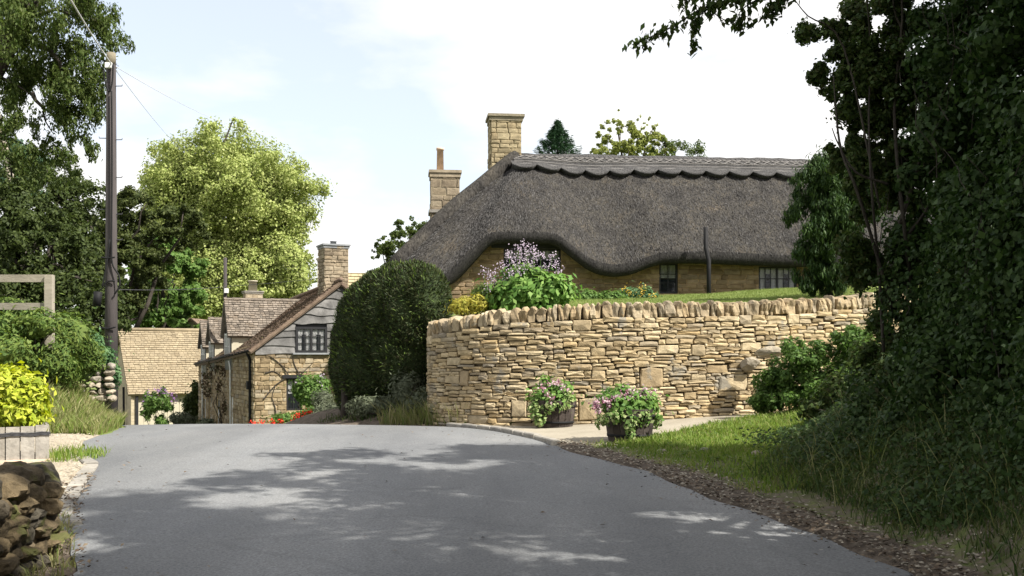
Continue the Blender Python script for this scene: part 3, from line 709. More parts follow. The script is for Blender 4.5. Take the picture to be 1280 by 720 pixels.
def retaining_wall():
    c, _, _ = wall_at(WLEN * .5)
    t = thing('retaining_wall', (c[0], c[1], float(wall_base(c[0]))), 'curved dry stone retaining wall with upright coping stones below the thatched cottage', 'wall')
    # dark core behind the stones: mortar plus joint shadow put into its colour
    mb = MB(); rows = []
    for s in np.linspace(0, WLEN, 90):
        p, tg, nn = wall_at(s); zb = float(wall_base(p[0])) - .3; zt = float(wall_top(p[0])) - .30
        a = p - nn * .06; b = p - nn * .45; rows.append([(a[0], a[1], zb), (a[0], a[1], zt), (b[0], b[1], zt), (b[0], b[1], zb)])
    vs = [q for r_ in rows for q in r_]; fs = []
    for i in range(len(rows) - 1):
        for j in range(4): fs.append((i*4 + j, (i+1)*4 + j, (i+1)*4 + (j+1) % 4, i*4 + (j+1) % 4))
    mb.add(vs, fs); mb.build('wall_core', M['wall_core'], t)
    # courses: heights as fractions of the wall
    hs = []
    while sum(hs) < 1: hs.append(R.choice([.028, .033, .038, .043, .048, .053]))
    tot = sum(hs); hs = [h / tot for h in hs]; z = 0; stones = []
    i = 0; zs = np.concatenate([[0], np.cumsum(hs)])
    def fill(s0, s1, f0, f1):
        s = s0
        while s < s1 - .02:
            hgt_ = (f1 - f0) * 1.85
            ln = max(.09, R.gauss(.26, .09)) * (1 + .4 * (hgt_ > .1))
            if s1 - s - ln < .1: ln = s1 - s
            stones.append((s, s + ln, f0, f1)); s += ln
    while i < len(hs):
        if i + 1 < len(hs) and R.random() < .4:
            s = 0; f0, f1, f2 = zs[i], zs[i+1], zs[i+2]
            while s < WLEN:
                gap = R.uniform(.6, 3.2); e = min(WLEN, s + gap); fill(s, e, f0, f1); fill(s, e, f1, f2); s = e
                if s < WLEN - .4:
                    w = R.uniform(.2, .42); stones.append((s, s + w, f0, f2)); s += w
            i += 2
        else:
            fill(0, WLEN, zs[i], zs[i+1]); i += 1
    # a few big squared blocks as in the photo (px, f0, f1, width)
    big = []
    for (px, f0, f1, w) in ((582, .42, .58, .22), (696, .32, .50, .26), (812, .36, .52, .42), (735, .08, .27, .36), (648, .12, .30, .28), (915, .26, .37, .55), (872, .62, .76, .26)):
        k = np.argmin(np.abs(640 + F * WC[50:, 0] / WC[50:, 1] - px)) + 50; big.append((WS[k] - w/2, WS[k] + w/2, zs[np.argmin(np.abs(zs - f0))], zs[np.argmin(np.abs(zs - f1))]))
    def hit(a, b): return a[0] < b[1] - .02 and b[0] < a[1] - .02 and a[2] < b[3] - .004 and b[2] < a[3] - .004
    kept = []
    for st in stones:
        segs = [st]
        for bg in big:
            nx_ = []
            for q in segs:
                if hit(q, bg):
                    a_, b_ = max(q[0], bg[0]), min(q[1], bg[1])
                    if bg[2] - q[2] > .015 and b_ - a_ > .04: nx_.append((a_, b_, q[2], bg[2]))
                    if q[3] - bg[3] > .015 and b_ - a_ > .04: nx_.append((a_, b_, bg[3], q[3]))
                    if bg[0] - q[0] > .03: nx_.append((q[0], bg[0], q[2], q[3]))
                    if q[1] - bg[1] > .03: nx_.append((bg[1], q[1], q[2], q[3]))
                else: nx_.append(q)
            segs = nx_
        kept += segs
    stones = kept + big
    recs = []
    for (s0, s1, f0, f1) in stones:
        sm = (s0 + s1) / 2; p, tg, nn = wall_at(sm); zb = float(wall_base(p[0])) - .06; zt = float(wall_top(p[0])) - .275
        if sm > 1: pass
        wob = .012 * math.sin(sm * 3.1 + f0 * 17) + .01 * math.sin(sm * 7.3 + f0 * 5)
        z0 = zb + (zt - zb) * f0 + wob; z1 = zb + (zt - zb) * f1 + wob
        vis = abs(np.dot(nn, -p / np.linalg.norm(p))) * (s1 - s0) * (z1 - z0) / (p[1] ** 2)
        if np.dot(nn, -p) <= 0 or p[0] > 7.0: vis *= .01
        recs.append((vis, s1 - s0, z1 - z0, p, tg, nn, (z0 + z1) / 2))
    recs.sort(key=lambda r_: -r_[0])
    Vs = []; Fs = []
    for k, (vis, w, h, p, tg, nn, zc) in enumerate(recs):
        d = .22; proud = R.uniform(-.008, .014); c2 = p - nn * (d / 2 - .035) + nn * proud
        ang = math.atan2(tg[1], tg[0]); g = .006
        sc = (max(.04, w - g), d, max(.03, h - g)); rot = (0, R.gauss(0, .012), ang); vi = R.randrange(14)
        if k < 300: place('wall_stone', SM_wall[vi], t, (c2[0], c2[1], zc), rot, sc)
        else:
            V, Fc = SV[vi]; ca, sa = math.cos(ang), math.sin(ang); b = len(Vs)
            cr, sr = math.cos(rot[1]), math.sin(rot[1])
            for (x, y, z) in V:
                x, y, z = x * sc[0], y * sc[1], z * sc[2]; x, z = x * cr + z * sr, -x * sr + z * cr
                Vs.append((c2[0] + x * ca - y * sa, c2[1] + x * sa + y * ca, zc + z))
            Fs += [tuple(b + q for q in f) for f in Fc]
    mb = MB(); mb.v = Vs; mb.f = Fs; mb.build('smaller_stones', M['wall_stone'], t, kind='stuff')
    # upright coping
    s = .2
    while s < WLEN - .15:
        w = R.uniform(.08, .155) if R.random() < .85 else R.uniform(.155, .21); p, tg, nn = wall_at(s + w/2)
        h = R.uniform(.26, .315); zt = float(wall_top(p[0])); c2 = p - nn * .16
        place('coping_stone', R.choice(SM_cope), t, (c2[0], c2[1], zt - .275 + h / 2 - .01), (R.gauss(0, .04), R.gauss(.03, .07), math.atan2(tg[1], tg[0]) + R.gauss(0, .08)), (w * .97, R.uniform(.35, .40), h)); s += w
retaining_wall()

def rock(name, c, r, mat, parent=None, seed=0, sub=2, jit=.22, lump=.04):
    import bmesh
    bm = bmesh.new(); bmesh.ops.create_icosphere(bm, subdivisions=sub, radius=1); rr = random.Random(seed)
    pl = [(Vector((rr.gauss(0,1), rr.gauss(0,1), rr.gauss(0,1))).normalized(), rr.uniform(.55, .9)) for _ in range(7)]
    for v in bm.verts:
        for (nn, d) in pl:
            k = v.co.dot(nn)
            if k > d: v.co -= nn * (k - d)
        x, y, z = v.co; v.co *= 1 + rr.uniform(-jit, jit) * .12 + lump * (math.sin(5*x + seed) * math.sin(4*y + seed*2) + .7*math.sin(9*z + 7*x + seed*3) * math.sin(8*y - seed))
        v.co = Vector((c[0] + v.co.x * r[0], c[1] + v.co.y * r[1], c[2] + v.co.z * r[2]))
    me = bpy.data.meshes.new(name); bm.to_mesh(me); bm.free(); return link_mesh(name, me, mat, parent)

def rubble_wall():
    """low mossy wall in the left foreground"""
    P0 = np.array([-3.42, 8.0]); P1 = np.array([-3.05, 3.2])        # runs along the road edge towards the camera
    t = thing('rubble_wall', (P0[0], P0[1], .05), 'low mossy rubble wall at the road edge in the left foreground', 'wall')
    d = (P1 - P0); ln = np.linalg.norm(d); d /= ln; out = np.array([-d[1], d[0]])
    if out[0] < 0: out = -out
    mb = MB(); mb.obox((*(P0 + d * (ln/2 + .12) - out * .3), .28), (*(d * (ln/2 - .1)), 0), (*(out * .22), 0), (0, 0, .32)); mb.build('wall_core', M['wall_core'], t)
    k = 0
    for row, (z, h) in enumerate(((.03, .14), (.15, .14), (.27, .14), (.39, .14), (.50, .14))):
        for side in (0, 1):
            s = R.uniform(-.05, .1)
            while s < ln:
                w = R.uniform(.17, .36); hh = h * R.uniform(.85, 1.25)
                q = P0 + d * (s + w/2) - out * (.12 if side == 0 else .48)
                if side == 1 and row < 2 and s > 1.2: s += w; continue
                rock('wall_stone', (q[0], q[1], z + hh/2 - .02 + R.uniform(-.03, .03)), (w * .56 * .75 + .02, w * .58, hh * R.uniform(.55, .72)), M['mossy_stone'], t, k, 3, .6, .10); k += 1; s += w * .92
    for s in np.arange(.1, ln, .24):            # big uneven top stones
        q = P0 + d * s - out * R.uniform(.2, .34); rock('wall_stone', (q[0], q[1], .68 + R.uniform(-.03, .03)), (R.uniform(.18, .26), R.uniform(.14, .20), R.uniform(.10, .15)), M['mossy_stone'], t, k, 3, .5, .10); k += 1
rubble_wall()

# pale boulders where the wall meets the bank
for i, (px, py, Y, r, lab) in enumerate([(955, 490, 18.25, (.15, .15, .32), 'tall pale boulder leaning at the foot of the stone wall'), (937, 455, 18.62, (.20, .12, .13), 'buff boulder lodged against the wall above the pale boulder'), (962, 440, 18.2, (.28, .18, .12), 'flat tan stone lying on top of the ferny bank by the wall')]):
    p = at(px, py, Y); o = rock('boulder', p, r, M['pale_rock'], None, 40 + i, 3); tag(o, lab, 'boulder')
for i, (x, y, r) in enumerate([(2.5, 13.3, .12), (1.95, 13.6, .08), (3.0, 12.7, .10)]):
    o = rock('verge_stone', (x, y, float(hgt(x, y)) + .01), (r, r * .8, r * .45), M['pale_rock'], None, 60 + i, 2)
    tag(o, ['larger flat stone set in the grass verge by the road', 'small stone in the verge nearest the flower tub', 'stone in the verge nearest the shaded bank'][i], 'stone', 'stones in the verge')
# ------------------------------------------------------------------ building helpers
def uv_mesh(name, quads, uvs):
    """list of polygons (points) with per-corner uv in metres"""
    V = []; Fc = []; U = []
    for q, u in zip(quads, uvs):
        b = len(V); V += [tuple(map(float, p)) for p in q]; Fc.append(tuple(range(b, b + len(q)))); U += list(u)
    me = bpy.data.meshes.new(name); me.from_pydata(V, [], Fc); uv = me.uv_layers.new(name='UVMap')
    uv.data.foreach_set('uv', np.array(U, np.float32).ravel()); me.update(); return me

def panel(name, o, ax, nrm, w, z0, z1, mat, parent, openings=(), top=None, reveal=.16, u0=0.0):
    """upright wall panel from o along ax; openings (s0, s1, za, zb) with reveals; top(s) clips the upper edge"""
    o = np.array(o, float); ax = np.array([ax[0], ax[1], 0.0]); nrm = np.array([nrm[0], nrm[1], 0.0])
    sb = {0.0, float(w)}; zb = {float(z0), float(z1)}
    for (a, b, c, d) in openings: sb |= {a, b}; zb |= {c, d}
    if top: sb |= set(np.arange(0, w, .2).tolist())
    sb = sorted(sb); zb = sorted(zb); Q = []; U = []
    P = lambda s, z, k=0: (*(o[:2] + ax[:2] * s - nrm[:2] * k), z)
    flip = np.cross(ax, [0, 0, 1]).dot(nrm) < 0
    def put(pts, uv):
        if flip: pts, uv = pts[::-1], uv[::-1]
        Q.append(pts); U.append(uv)
    for i in range(len(sb) - 1):
        a, b = sb[i], sb[i+1]
        if b - a < 1e-6: continue
        for j in range(len(zb) - 1):
            c, d = zb[j], zb[j+1]; m = ((a+b)/2, (c+d)/2)
            if any(q[0] < m[0] < q[1] and q[2] < m[1] < q[3] for q in openings): continue
            ta, tb = (top(a), top(b)) if top else (9e9, 9e9)
            ca, cb, da, db = min(c, ta), min(c, tb), min(d, ta), min(d, tb)
            if da - ca < 1e-5 and db - cb < 1e-5: continue
            put([P(a, ca), P(b, cb), P(b, db), P(a, da)], [(a+u0, ca), (b+u0, cb), (b+u0, db), (a+u0, da)])
    for (a, b, c, d) in openings:
        r = reveal
        put([P(a, c), P(a, d), P(a, d, r), P(a, c, r)][::-1], [(a, c), (a, d), (a - r, d), (a - r, c)][::-1])
        put([P(b, c), P(b, d), P(b, d, r), P(b, c, r)], [(b, c), (b, d), (b + r, d), (b + r, c)])
        put([P(a, d), P(b, d), P(b, d, r), P(a, d, r)], [(a, d), (b, d), (b, d + r), (a, d + r)])
        put([P(a, c), P(b, c), P(b, c, r), P(a, c, r)][::-1], [(a, c), (b, c), (b, c - r), (a, c - r)][::-1])
    return link_mesh(name, uv_mesh(name, Q, U), mat, parent)

def window(parent, o, ax, nrm, w, h, frame_mat, lights=2, cols=2, rows=3, inset=.09, curtain='half', fw=.055, name='window'):
    """frame with mullions and glazing bars, one pane per light, curtain behind; o = lower left corner on the wall face"""
    o = np.array(o, float); ax = np.array([ax[0], ax[1], 0.0]); nr = np.array([nrm[0], nrm[1], 0.0]); up = np.array([0, 0, 1.0])
    C = lambda s, z, k: o + ax * s + up * z - nr * k
    mb = MB()
    def bar(s0, s1, z0, z1, k=inset, t=.03):
        mb.obox(C((s0+s1)/2, (z0+z1)/2, k), ax * (s1-s0)/2, nr * t, up * (z1-z0)/2)
    bar(0, w, 0, fw); bar(0, w, h - fw, h); bar(0, fw, fw, h - fw); bar(w - fw, w, fw, h - fw)
    lw = (w - fw) / lights
    for i in range(1, lights): bar(lw * i, lw * i + fw, fw, h - fw, t=.028)
    for i in range(lights):
        a, b = lw * i + fw, lw * (i + 1)
        for c in range(1, cols): x = a + (b - a) * c / cols; bar(x - .011, x + .011, fw, h - fw, t=.014)
        for r_ in range(1, rows): z = fw + (h - 2*fw) * r_ / rows; bar(a, b, z - .011, z + .011, t=.012)
    win = mb.build(name, frame_mat, parent)
    for i in range(lights):
        a, b = lw * i + fw * .6, lw * (i + 1) + fw * .4
        m2 = MB(); m2.obox(C((a+b)/2, h/2, inset + .002), ax * (b-a)/2, nr * .002, up * (h/2 - fw*.5)); m2.build('pane', M['glass'], win)
    if curtain:
        m3 = MB(); n = 14
        for i in range(lights):
            a, b = lw * i + fw * .3, lw * (i + 1) + fw * .7
            spans = [(a, b, h * .52, h - .02)] if curtain == 'half' else ([(a, a + (b-a)*.36, .02, h - .02), (b - (b-a)*.36, b, .02, h - .02), (a, b, h*.7, h - .02)] if curtain == 'sides' else [(a, b, .02, h - .02)])
            for (s0, s1, z0, z1) in spans:
                vs = []
                for q in range(n + 1):
                    s = s0 + (s1 - s0) * q / n; k = inset + .035 + .012 * math.sin(q * 1.9 + i)
                    vs += [C(s, z0, k), C(s, z1, k)]
                m3.add(vs, [(2*q, 2*q + 2, 2*q + 3, 2*q + 1) for q in range(n)])
        m3.build('curtain', M['curtain'], win)
    return win

def tiled_slope(name, p0, e, sd, width, length, tw, ch, mat, parent, deck_mat=None, thick=.018, trim=None):
    """roof slope: deck plus overlapping courses of tiles; p0 lower left corner, e along the eave, sd up the slope (units)"""
    p0, e, sd = (np.array(q, float) for q in (p0, e, sd)); nn = np.cross(e, sd); nn /= np.linalg.norm(nn)
    if nn[2] < 0: nn = -nn
    mb = MB(); mb.obox(p0 + e*width/2 + sd*length/2 - nn*.05, e*width/2, sd*length/2, nn*.05)
    deck = mb.build(name, deck_mat or mat, parent)
    mt = MB(); rows = int(math.ceil(length / ch))
    for r_ in range(rows):
        s = -R.random() * tw; y = r_ * ch
        while s < width:
            w = tw * R.uniform(.75, 1.3); a, b = max(0, s), min(width, s + w); s += w
            if b - a < .03: continue
            y1 = min(length, y + ch * 1.12); th = thick * R.uniform(.8, 1.3)
            if trim and trim((a + b)/2, (y + y1)/2): continue
            c = p0 + e * (a + b)/2 + sd * (y + y1)/2
            t1 = nn * (thick + th*.2); dy = R.uniform(-.012, .012)
            # wedge: proud at the lower edge, tucked in at the upper
            q = []
            for (u, v, k) in ((a+.006, y - .01 + dy, 1.9), (b-.006, y - .01 + dy, 1.9), (b-.006, y1, .3), (a+.006, y1, .3)):
                q.append(p0 + e*u + sd*v + nn*th*k)
            lowa = p0 + e*(a+.006) + sd*(y - .01 + dy) + nn*.0; lowb = p0 + e*(b-.006) + sd*(y - .01 + dy) + nn*.0
            up_ = [p0 + e*(b-.006) + sd*y1, p0 + e*(a+.006) + sd*y1]
            mt.add(q + [lowa, lowb] + up_, [(0,1,2,3), (4,5,1,0), (4,0,3,7), (5,6,2,1)])
    mt.build('roof_tiles', mat, deck, kind='stuff')
    return deck

SV_small = [stone_variant(300 + s, .12) for s in range(10)]
def stone_face(parent, o, ax, nrm, w, z0, z1, mat, openings=(), top=None, ch=(.10, .16), ln=(.18, .42), proud=.02, name='wall_stones'):
    """facing of single laid stones on a wall panel (a few pixels each in the photo: joined into one part)"""
    o = np.array(o, float)[:2]; ax = np.array(ax, float)[:2]; nrm = np.array(nrm, float)[:2]; z = z0; Vs = []; Fs = []
    flip = ax[0]*(-nrm[1]) + ax[1]*nrm[0] < 0
    while z < z1:
        h = R.uniform(*ch); s = -R.random()*.2
        while s < w:
            l = R.uniform(*ln); a, b = max(0, s), min(w, s + l); s += l
            if b - a < .06: continue
            zc, hh = z + h/2, h
            if top is not None and z + h > min(top(a), top(b)): continue
            cut = False
            for (c, d, e, f) in openings:
                if a < d and b > c and z < f and z + h > e:
                    if a < c - .08: b = c
                    elif b > d + .08: a = d
                    else: cut = True
            if cut or b - a < .05: continue
            V, Fc = SV_small[R.randrange(10)]; sc = (b - a - .012, .10, hh - .012); bs = len(Vs); pr = proud + R.uniform(-.012, .014); mid = o + ax*(a + b)/2
            for (x, y, q) in V:
                x *= sc[0]; y *= sc[1]; q *= sc[2]; p = mid + ax*x + nrm*(-y - .05 + pr); Vs.append((p[0], p[1], zc + q))
            Fs += [tuple(bs + i for i in (f[::-1] if flip else f)) for f in Fc]
        z += h
    mb = MB(); mb.v = Vs; mb.f = Fs; return mb.build(name, mat, parent, kind='stuff')

def box_uv(name, c, ax, hx, hy, z0, z1, mat, parent, taper=0.0):
    """upright block with a plan turned to ax; metric uv for the stone patterns"""
    ax = np.array([ax[0], ax[1]]); ay = np.array([-ax[1], ax[0]]); c = np.array(c[:2], float); Q = []; U = []
    cor = lambda k: [c - ax*(hx-k) - ay*(hy-k), c + ax*(hx-k) - ay*(hy-k), c + ax*(hx-k) + ay*(hy-k), c - ax*(hx-k) + ay*(hy-k)]
    b, t = cor(0), cor(taper); off = 0
    for i in range(4):
        j = (i+1) % 4; w = 2 * (hx if i % 2 == 0 else hy)
        Q.append([(*b[i], z0), (*b[j], z0), (*t[j], z1), (*t[i], z1)]); U.append([(off, z0), (off + w, z0), (off + w, z1), (off, z1)]); off += w
    Q.append([(*p, z1) for p in t]); U.append([(0, 0), (.5, 0), (.5, .5), (0, .5)])
    return link_mesh(name, uv_mesh(name, Q, U), mat, parent)

def chimney(parent, c, ax, hx, hy, z0, z1, mat, cap=.12, cap_mat=None, over=.08, pots=(), name='chimney'):
    o = box_uv(name, c, ax, hx, hy, z0, z1, mat, parent)
    a = np.array([ax[0], ax[1], 0]); b = np.array([-ax[1], ax[0], 0])
    mb = MB()
    mb.obox((c[0], c[1], z1 + cap*.3), a*(hx+over*.5), b*(hy+over*.5), (0,0,cap*.3))
    mb.obox((c[0], c[1], z1 + cap*.8), a*(hx+over), b*(hy+over), (0,0,cap*.2))
    mb.build('chimney_cap', cap_mat or M['kerb'], o)
    for (dx, r, h, m) in pots:
        p = np.array([c[0], c[1], z1 + cap]) + a * dx; k = MB()
        k.tube([p, p + (0,0,h*.9), p + (0,0,h*.9), p + (0,0,h)], [r, r*.9, r*1.08, r*1.08], 12); k.build('chimney_pot', m, o, True)
    return o

# ------------------------------------------------------------------ thatched cottage
PH = math.radians(6); CA = np.array([math.cos(PH), math.sin(PH)]); CN = np.array([math.sin(PH), -math.cos(PH)]); CO = np.array([.25, 33.0]); ZR = 7.88
def cw(s, n, z): p = CO + CA * s + CN * n; return np.array([p[0], p[1], z])
_zs = ([-4.2, -3.2, -2.6, -2.3, -1.40, -1.18, -.9, .42, .62, 1.0, 1.45, 1.8, 2.25, 2.75, 3.2, 3.6, 4.5, 7.5, 16],
       [3.40, 3.40, 3.50, 3.74, 4.66, 4.75, 4.76, 4.76, 4.70, 4.40, 4.06, 3.91, 3.85, 3.93, 4.12, 4.24, 4.26, 4.19, 4.15])
def ze(s):
    k = np.array([-.10, 0, .10]); return float(np.mean(np.interp(np.asarray(s) + k, *_zs)))
RS0, RS1 = 0.0, 11.3
def thatched_cottage():
    b = cw(3, 3.4, 3.0); t = thing('thatched_cottage', b, 'long stone cottage with dark thatched roof above the retaining wall', 'cottage')
    # walls
    S0, S1 = -3.5, 14.9; ops = [(-.85 - S0, .80 - S0, 4.02, 4.66), (3.66 - S0, 4.22 - S0, 3.40, 4.28), (6.62 - S0, 7.78 - S0, 3.50, 4.22)]
    fw_ = panel('front_wall', cw(S0, 3.4, 0), CA, CN, S1 - S0, 1.6, 5.3, M['cottage_wall'], t, ops, top=lambda s: ze(s + S0) + .30)
    stone_face(fw_, cw(S0, 3.4, 0), CA, CN, S1 - S0 - 2.5, 2.9, 5.3, M['cottage_stone'], ops, lambda s: ze(s + S0) + .30, (.10, .17), (.2, .55))
    panel('side_wall', cw(S0, -3.4, 0), CN, -CA, 6.8, 1.6, 4.1, M['cottage_wall'], t)
    panel('side_wall', cw(S1, -3.4, 0), CN, CA, 6.8, 1.6, 4.4, M['cottage_wall'], t)
    panel('back_wall', cw(S0, -3.4, 0), CA, -CN, S1 - S0, 1.6, 4.4, M['cottage_wall'], t)
    window(t, cw(-.85, 3.4, 4.02), CA, CN, 1.65, .64, M['black_wood'], 3, 2, 2, .08, 'half')
    window(t, cw(3.66, 3.4, 3.40), CA, CN, .56, .88, M['black_wood'], 1, 2, 3, .08, 'half')
    window(t, cw(6.62, 3.4, 3.50), CA, CN, 1.16, .72, M['black_wood'], 2, 3, 2, .08, 'sides')
    mb = MB(); c = cw(-.05, 3.42, 4.72); mb.obox(c, (*(CA*1.15), 0), (*(CN*.05), 0), (0, 0, .06)); mb.build('lintel', M['black_wood'], t)
    # roof: eave loop lofted to the ridge
    loop = []; E = 4.0; r = 1.3
    for s in np.arange(14.4, -2.95, -.11): loop.append((s, E))
    for a in np.linspace(0, 1, 13): th = math.pi/2 + a * math.pi/2; loop.append((-2.9 + r*math.cos(th), E - r + r*math.sin(th)))
    for n in np.arange(E - r - .15, -(E - r), -.2): loop.append((-4.2, n))
    for a in np.linspace(0, 1, 9): th = math.pi + a * math.pi/2; loop.append((-2.9 + r*math.cos(th), -(E - r) + r*math.sin(th)))
    for s in np.arange(-2.7, 14.4, .4): loop.append((s, -E))
    for a in np.linspace(0, 1, 9): th = -math.pi/2 + a * math.pi/2; loop.append((14.4 + r*math.cos(th), -(E - r) + r*math.sin(th)))
    for n in np.arange(-(E - r) + .2, E - r, .4): loop.append((15.7, n))
    for a in np.linspace(0, 1, 9)[:-1]: th = a * math.pi/2; loop.append((14.4 + r*math.cos(th), E - r + r*math.sin(th)))
    K = len(loop); prof = list(np.linspace(0, 1, 26)); V = []
    def zeave(s, n):
        f = ze(max(-4.2, min(s, 15.5))) if n > 2 else 4.0
        if s < -2.9: k = float(smooth(3.4, .5, n)) if False else float(1 - smooth(.5, 3.2, n)); f = 3.40 * (1 - k) + 3.95 * k
        return f
    def surf(s, n, v):
        rs = min(max(s, RS0), RS1); zt = zeave(s, n) + .34
        q_s = rs + (s - rs) * v; q_n = n * v
        z = ZR + (zt - ZR) * v + .16 * math.sin(math.pi * v) - .10 * max(0, v - .9) ** 2 * 100 * .3
        z += .03 * math.sin(s * 1.7 + v * 5) * math.sin(v * 9 + n) * min(1, v * 4)
        z -= .10 * (1 - v) ** 8 * 0
        return cw(q_s, q_n, z)
    rows = []
    for v in prof: rows.append([surf(s, n, v) for (s, n) in loop])
    def ins(s, n, d):                           # point moved inwards from the eave
        rs = min(max(s, RS0), RS1); vx = np.array([rs - s, -n]); l = np.linalg.norm(vx); vx = vx / l; return s + vx[0]*d, n + vx[1]*d
    for (d, dz) in ((-.03, .24), (-.02, .14), (.04, .05), (.12, 0), (.5, .12), (.75, .30)):
        rw = []
        for (s, n) in loop:
            a, c = ins(s, n, d); rw.append(cw(a, c, zeave(s, n) + dz - (.03 if dz < .3 else 0)))
        rows.append(rw)
    for rw in rows: V += rw
    fs = []
    for i in range(len(rows) - 1):
        for j in range(K):
            q = (j + 1) % K; fs.append((i*K + j, i*K + q, (i+1)*K + q, (i+1)*K + j))
    np_ = len(prof) - 1
    mb = MB(); mb.add(V, fs); roof = mb.build('thatch_roof', M['thatch'], t, True)
    roof.data.materials.append(M['thatch_edge'])
    mi = np.zeros(len(roof.data.polygons), np.int32); mi[np_*K:] = 1; roof.data.polygons.foreach_set('material_index', mi)
    # loose straw ends standing off the thatch (break up the surface and its outline)
    n = 26000; sI = rng.uniform(-4.1, 11.5, n); vv = rng.random(n) ** .7; Ps = np.empty((n, 3)); D = np.empty((n, 3))
    idx = rng.integers(0, int((14.4+2.95)/.11) + 24, n)
    for i in range(n):
        s, nn = loop[min(idx[i], K-1)]; s += rng.uniform(-.05, .05); a = surf(s, nn, vv[i]); c = surf(s, nn, min(1, vv[i] + .03)); Ps[i] = a; D[i] = c - a
    D /= np.linalg.norm(D, axis=1, keepdims=True) + 1e-9
    nrm = np.tile(np.array([[CN[0]*.6, CN[1]*.6, .8]]), (n, 1)) + .5 * unit(n)
    me = leaf_mesh('straw', Ps + np.array([0, 0, .008]) + D*.03, nrm, .16 * (.5 + rng.random(n)), .020 * (.5 + rng.random(n)), .1, T=D + np.array([CN[0]*.10, CN[1]*.10, .16]))
    o = link_mesh('straw', me, M['straw'], roof); o['kind'] = 'stuff'
    # raised ridge: saddle, scalloped lower edge, hazel rods
    def rs_(s, d, lift, side=1):                # point on the front (side 1) or back slope, d metres down from the ridge
        E_ = cw(s, 4.0*side, (ze(s) if side > 0 else 4.2) + .34); A = cw(s, 0, ZR + .02); v = E_ - A; l = np.linalg.norm(v); v /= l
        up = np.cross((*CA, 0), v) * side; up = up / np.linalg.norm(up);  up = up if up[2] > 0 else -up
        bul = .16 * math.sin(math.pi * min(1, d / l)); return A + v * d + up * lift + np.array([0, 0, bul])
    sd = MB(); ss = np.arange(-.25, 11.6, .25); row = []
    for s in ss:
        jj = .012 * math.sin(s * 23)
        row.append([rs_(s, .7, -.05, -1), rs_(s, .7, .09, -1), rs_(s, .3, .12 + jj, -1), cw(s, 0, ZR + .16 + jj + .012*math.sin(s*9)), rs_(s, .25, .13, 1), rs_(s, .45, .12, 1), rs_(s, .66, .11, 1), rs_(s, .66, -.05, 1)])
    k = 8; sd.add([q for r_ in row for q in r_], [((i)*k + j, (i)*k + j + 1, (i+1)*k + j + 1, (i+1)*k + j) for i in range(len(ss)-1) for j in range(k-1)] + [tuple(range(k)), tuple(range((len(ss)-1)*k, len(ss)*k))[::-1]])
    ridge = sd.build('ridge_cap', M['thatch_ridge'], t, True)
    sw = .765; x = -.35
    while x < 11.3:
        mb = MB(); nu, nv = 9, 5; g = []
        for i in range(nu):
            u = i / (nu - 1); s = x + sw * u; low = 1.10 + .30 * math.sin(math.pi * u) ** .8
            for j in range(nv):
                d = .64 + (low - .64) * j / (nv - 1); g.append(rs_(s, d, .115 + .05 * j/(nv-1)))
            g.append(rs_(s, low - .13, .02)); g.append(rs_(s, low - .14, -.06))
        k = nv + 2
        mb.add(g, [(i*k + j, i*k + j + 1, (i+1)*k + j + 1, (i+1)*k + j) for i in range(nu-1) for j in range(k-1)])
        mb.build('scallop', M['thatch_ridge'], ridge, True); x += sw
    rods = MB()
    for d in (.20, .50, .74, .95):
        p = [rs_(s, d, .125 + .008*math.sin(s*7)) for s in np.arange(-.25, 11.5, .4)]; rods.tube(p, .018, 4)
    s = -.2
    while s < 11.3:
        rods.tube([rs_(s, .21, .14), rs_(s + .30, .49, .14)], .016, 4); rods.tube([rs_(s + .30, .21, .14), rs_(s, .49, .14)], .016, 4)
        rods.tube([rs_(s, .05, .14), rs_(s + .02, .16, .14)], .016, 4); rods.tube([rs_(s + .16, .05, .14), rs_(s + .18, .16, .14)], .016, 4); s += .32
    rods.build('hazel_rods', M['hazel'], ridge, kind='stuff')
    # rolled hip at the left end
    hp = [surf(-4.0, 2.5, v) + np.array([-.05, -.05, .10]) for v in np.linspace(.02, .97, 18)]
    mb = MB(); mb.tube(hp, [.22 + .12*i/17 for i in range(18)], 12); mb.build('hip_roll', M['thatch'], t, True)
    # chimneys
    c = at(631, 200, 33.2)
    ch = chimney(t, c, CA, .48, .44, 5.2, 9.02, M['chimney_stone'], .20, M['chimney_cap'], .10)
    ay = np.array([-CA[1], CA[0]]); cc = np.array(c[:2])
    stone_face(ch, cc - CA*.48 - ay*.44, CA, -ay, .96, 5.6, 9.0, M['chimney_block'], (), None, (.12, .22), (.2, .5), .03)
    stone_face(ch, cc - CA*.48 + ay*.44, -ay, -CA, .88, 5.6, 9.0, M['chimney_block'], (), None, (.12, .22), (.2, .5), .03)
    c = at(556, 250, 36.0); ch = chimney(t, c, CA, .49, .44, 4.0, 7.72, M['render_chimney'], .24, M['grey_block'], .07, [(-.16, .125, .84, M['terracotta'])])
    cc = np.array(c[:2]); stone_face(ch, cc - CA*.49 - ay*.44, CA, -ay, .98, 5.6, 7.7, M['grey_block'], (), None, (.16, .30), (.25, .6), .015); stone_face(ch, cc - CA*.49 + ay*.44, -ay, -CA, .88, 5.6, 7.7, M['grey_block'], (), None, (.16, .30), (.25, .6), .015)
    mb = MB(); mb.obox((c[0], c[1], 6.55), (*(CA*.56), 0), (*(np.array([-CA[1], CA[0]])*.51), 0), (0,0,.05)); mb.build('drip_course', M['kerb'], t)
    # soil pipe against wall and thatch
    p0 = at(886, 366, 28.9); mb = MB()
    mb.tube([p0 - (0,0,.5), (p0[0], p0[1], 4.25), (p0[0]-.05, p0[1] + .18, 4.62), (p0[0]-.05, p0[1] + .2, 5.2)], .062, 8); mb.build('drainpipe', M['black_iron'], t, True)
    return t
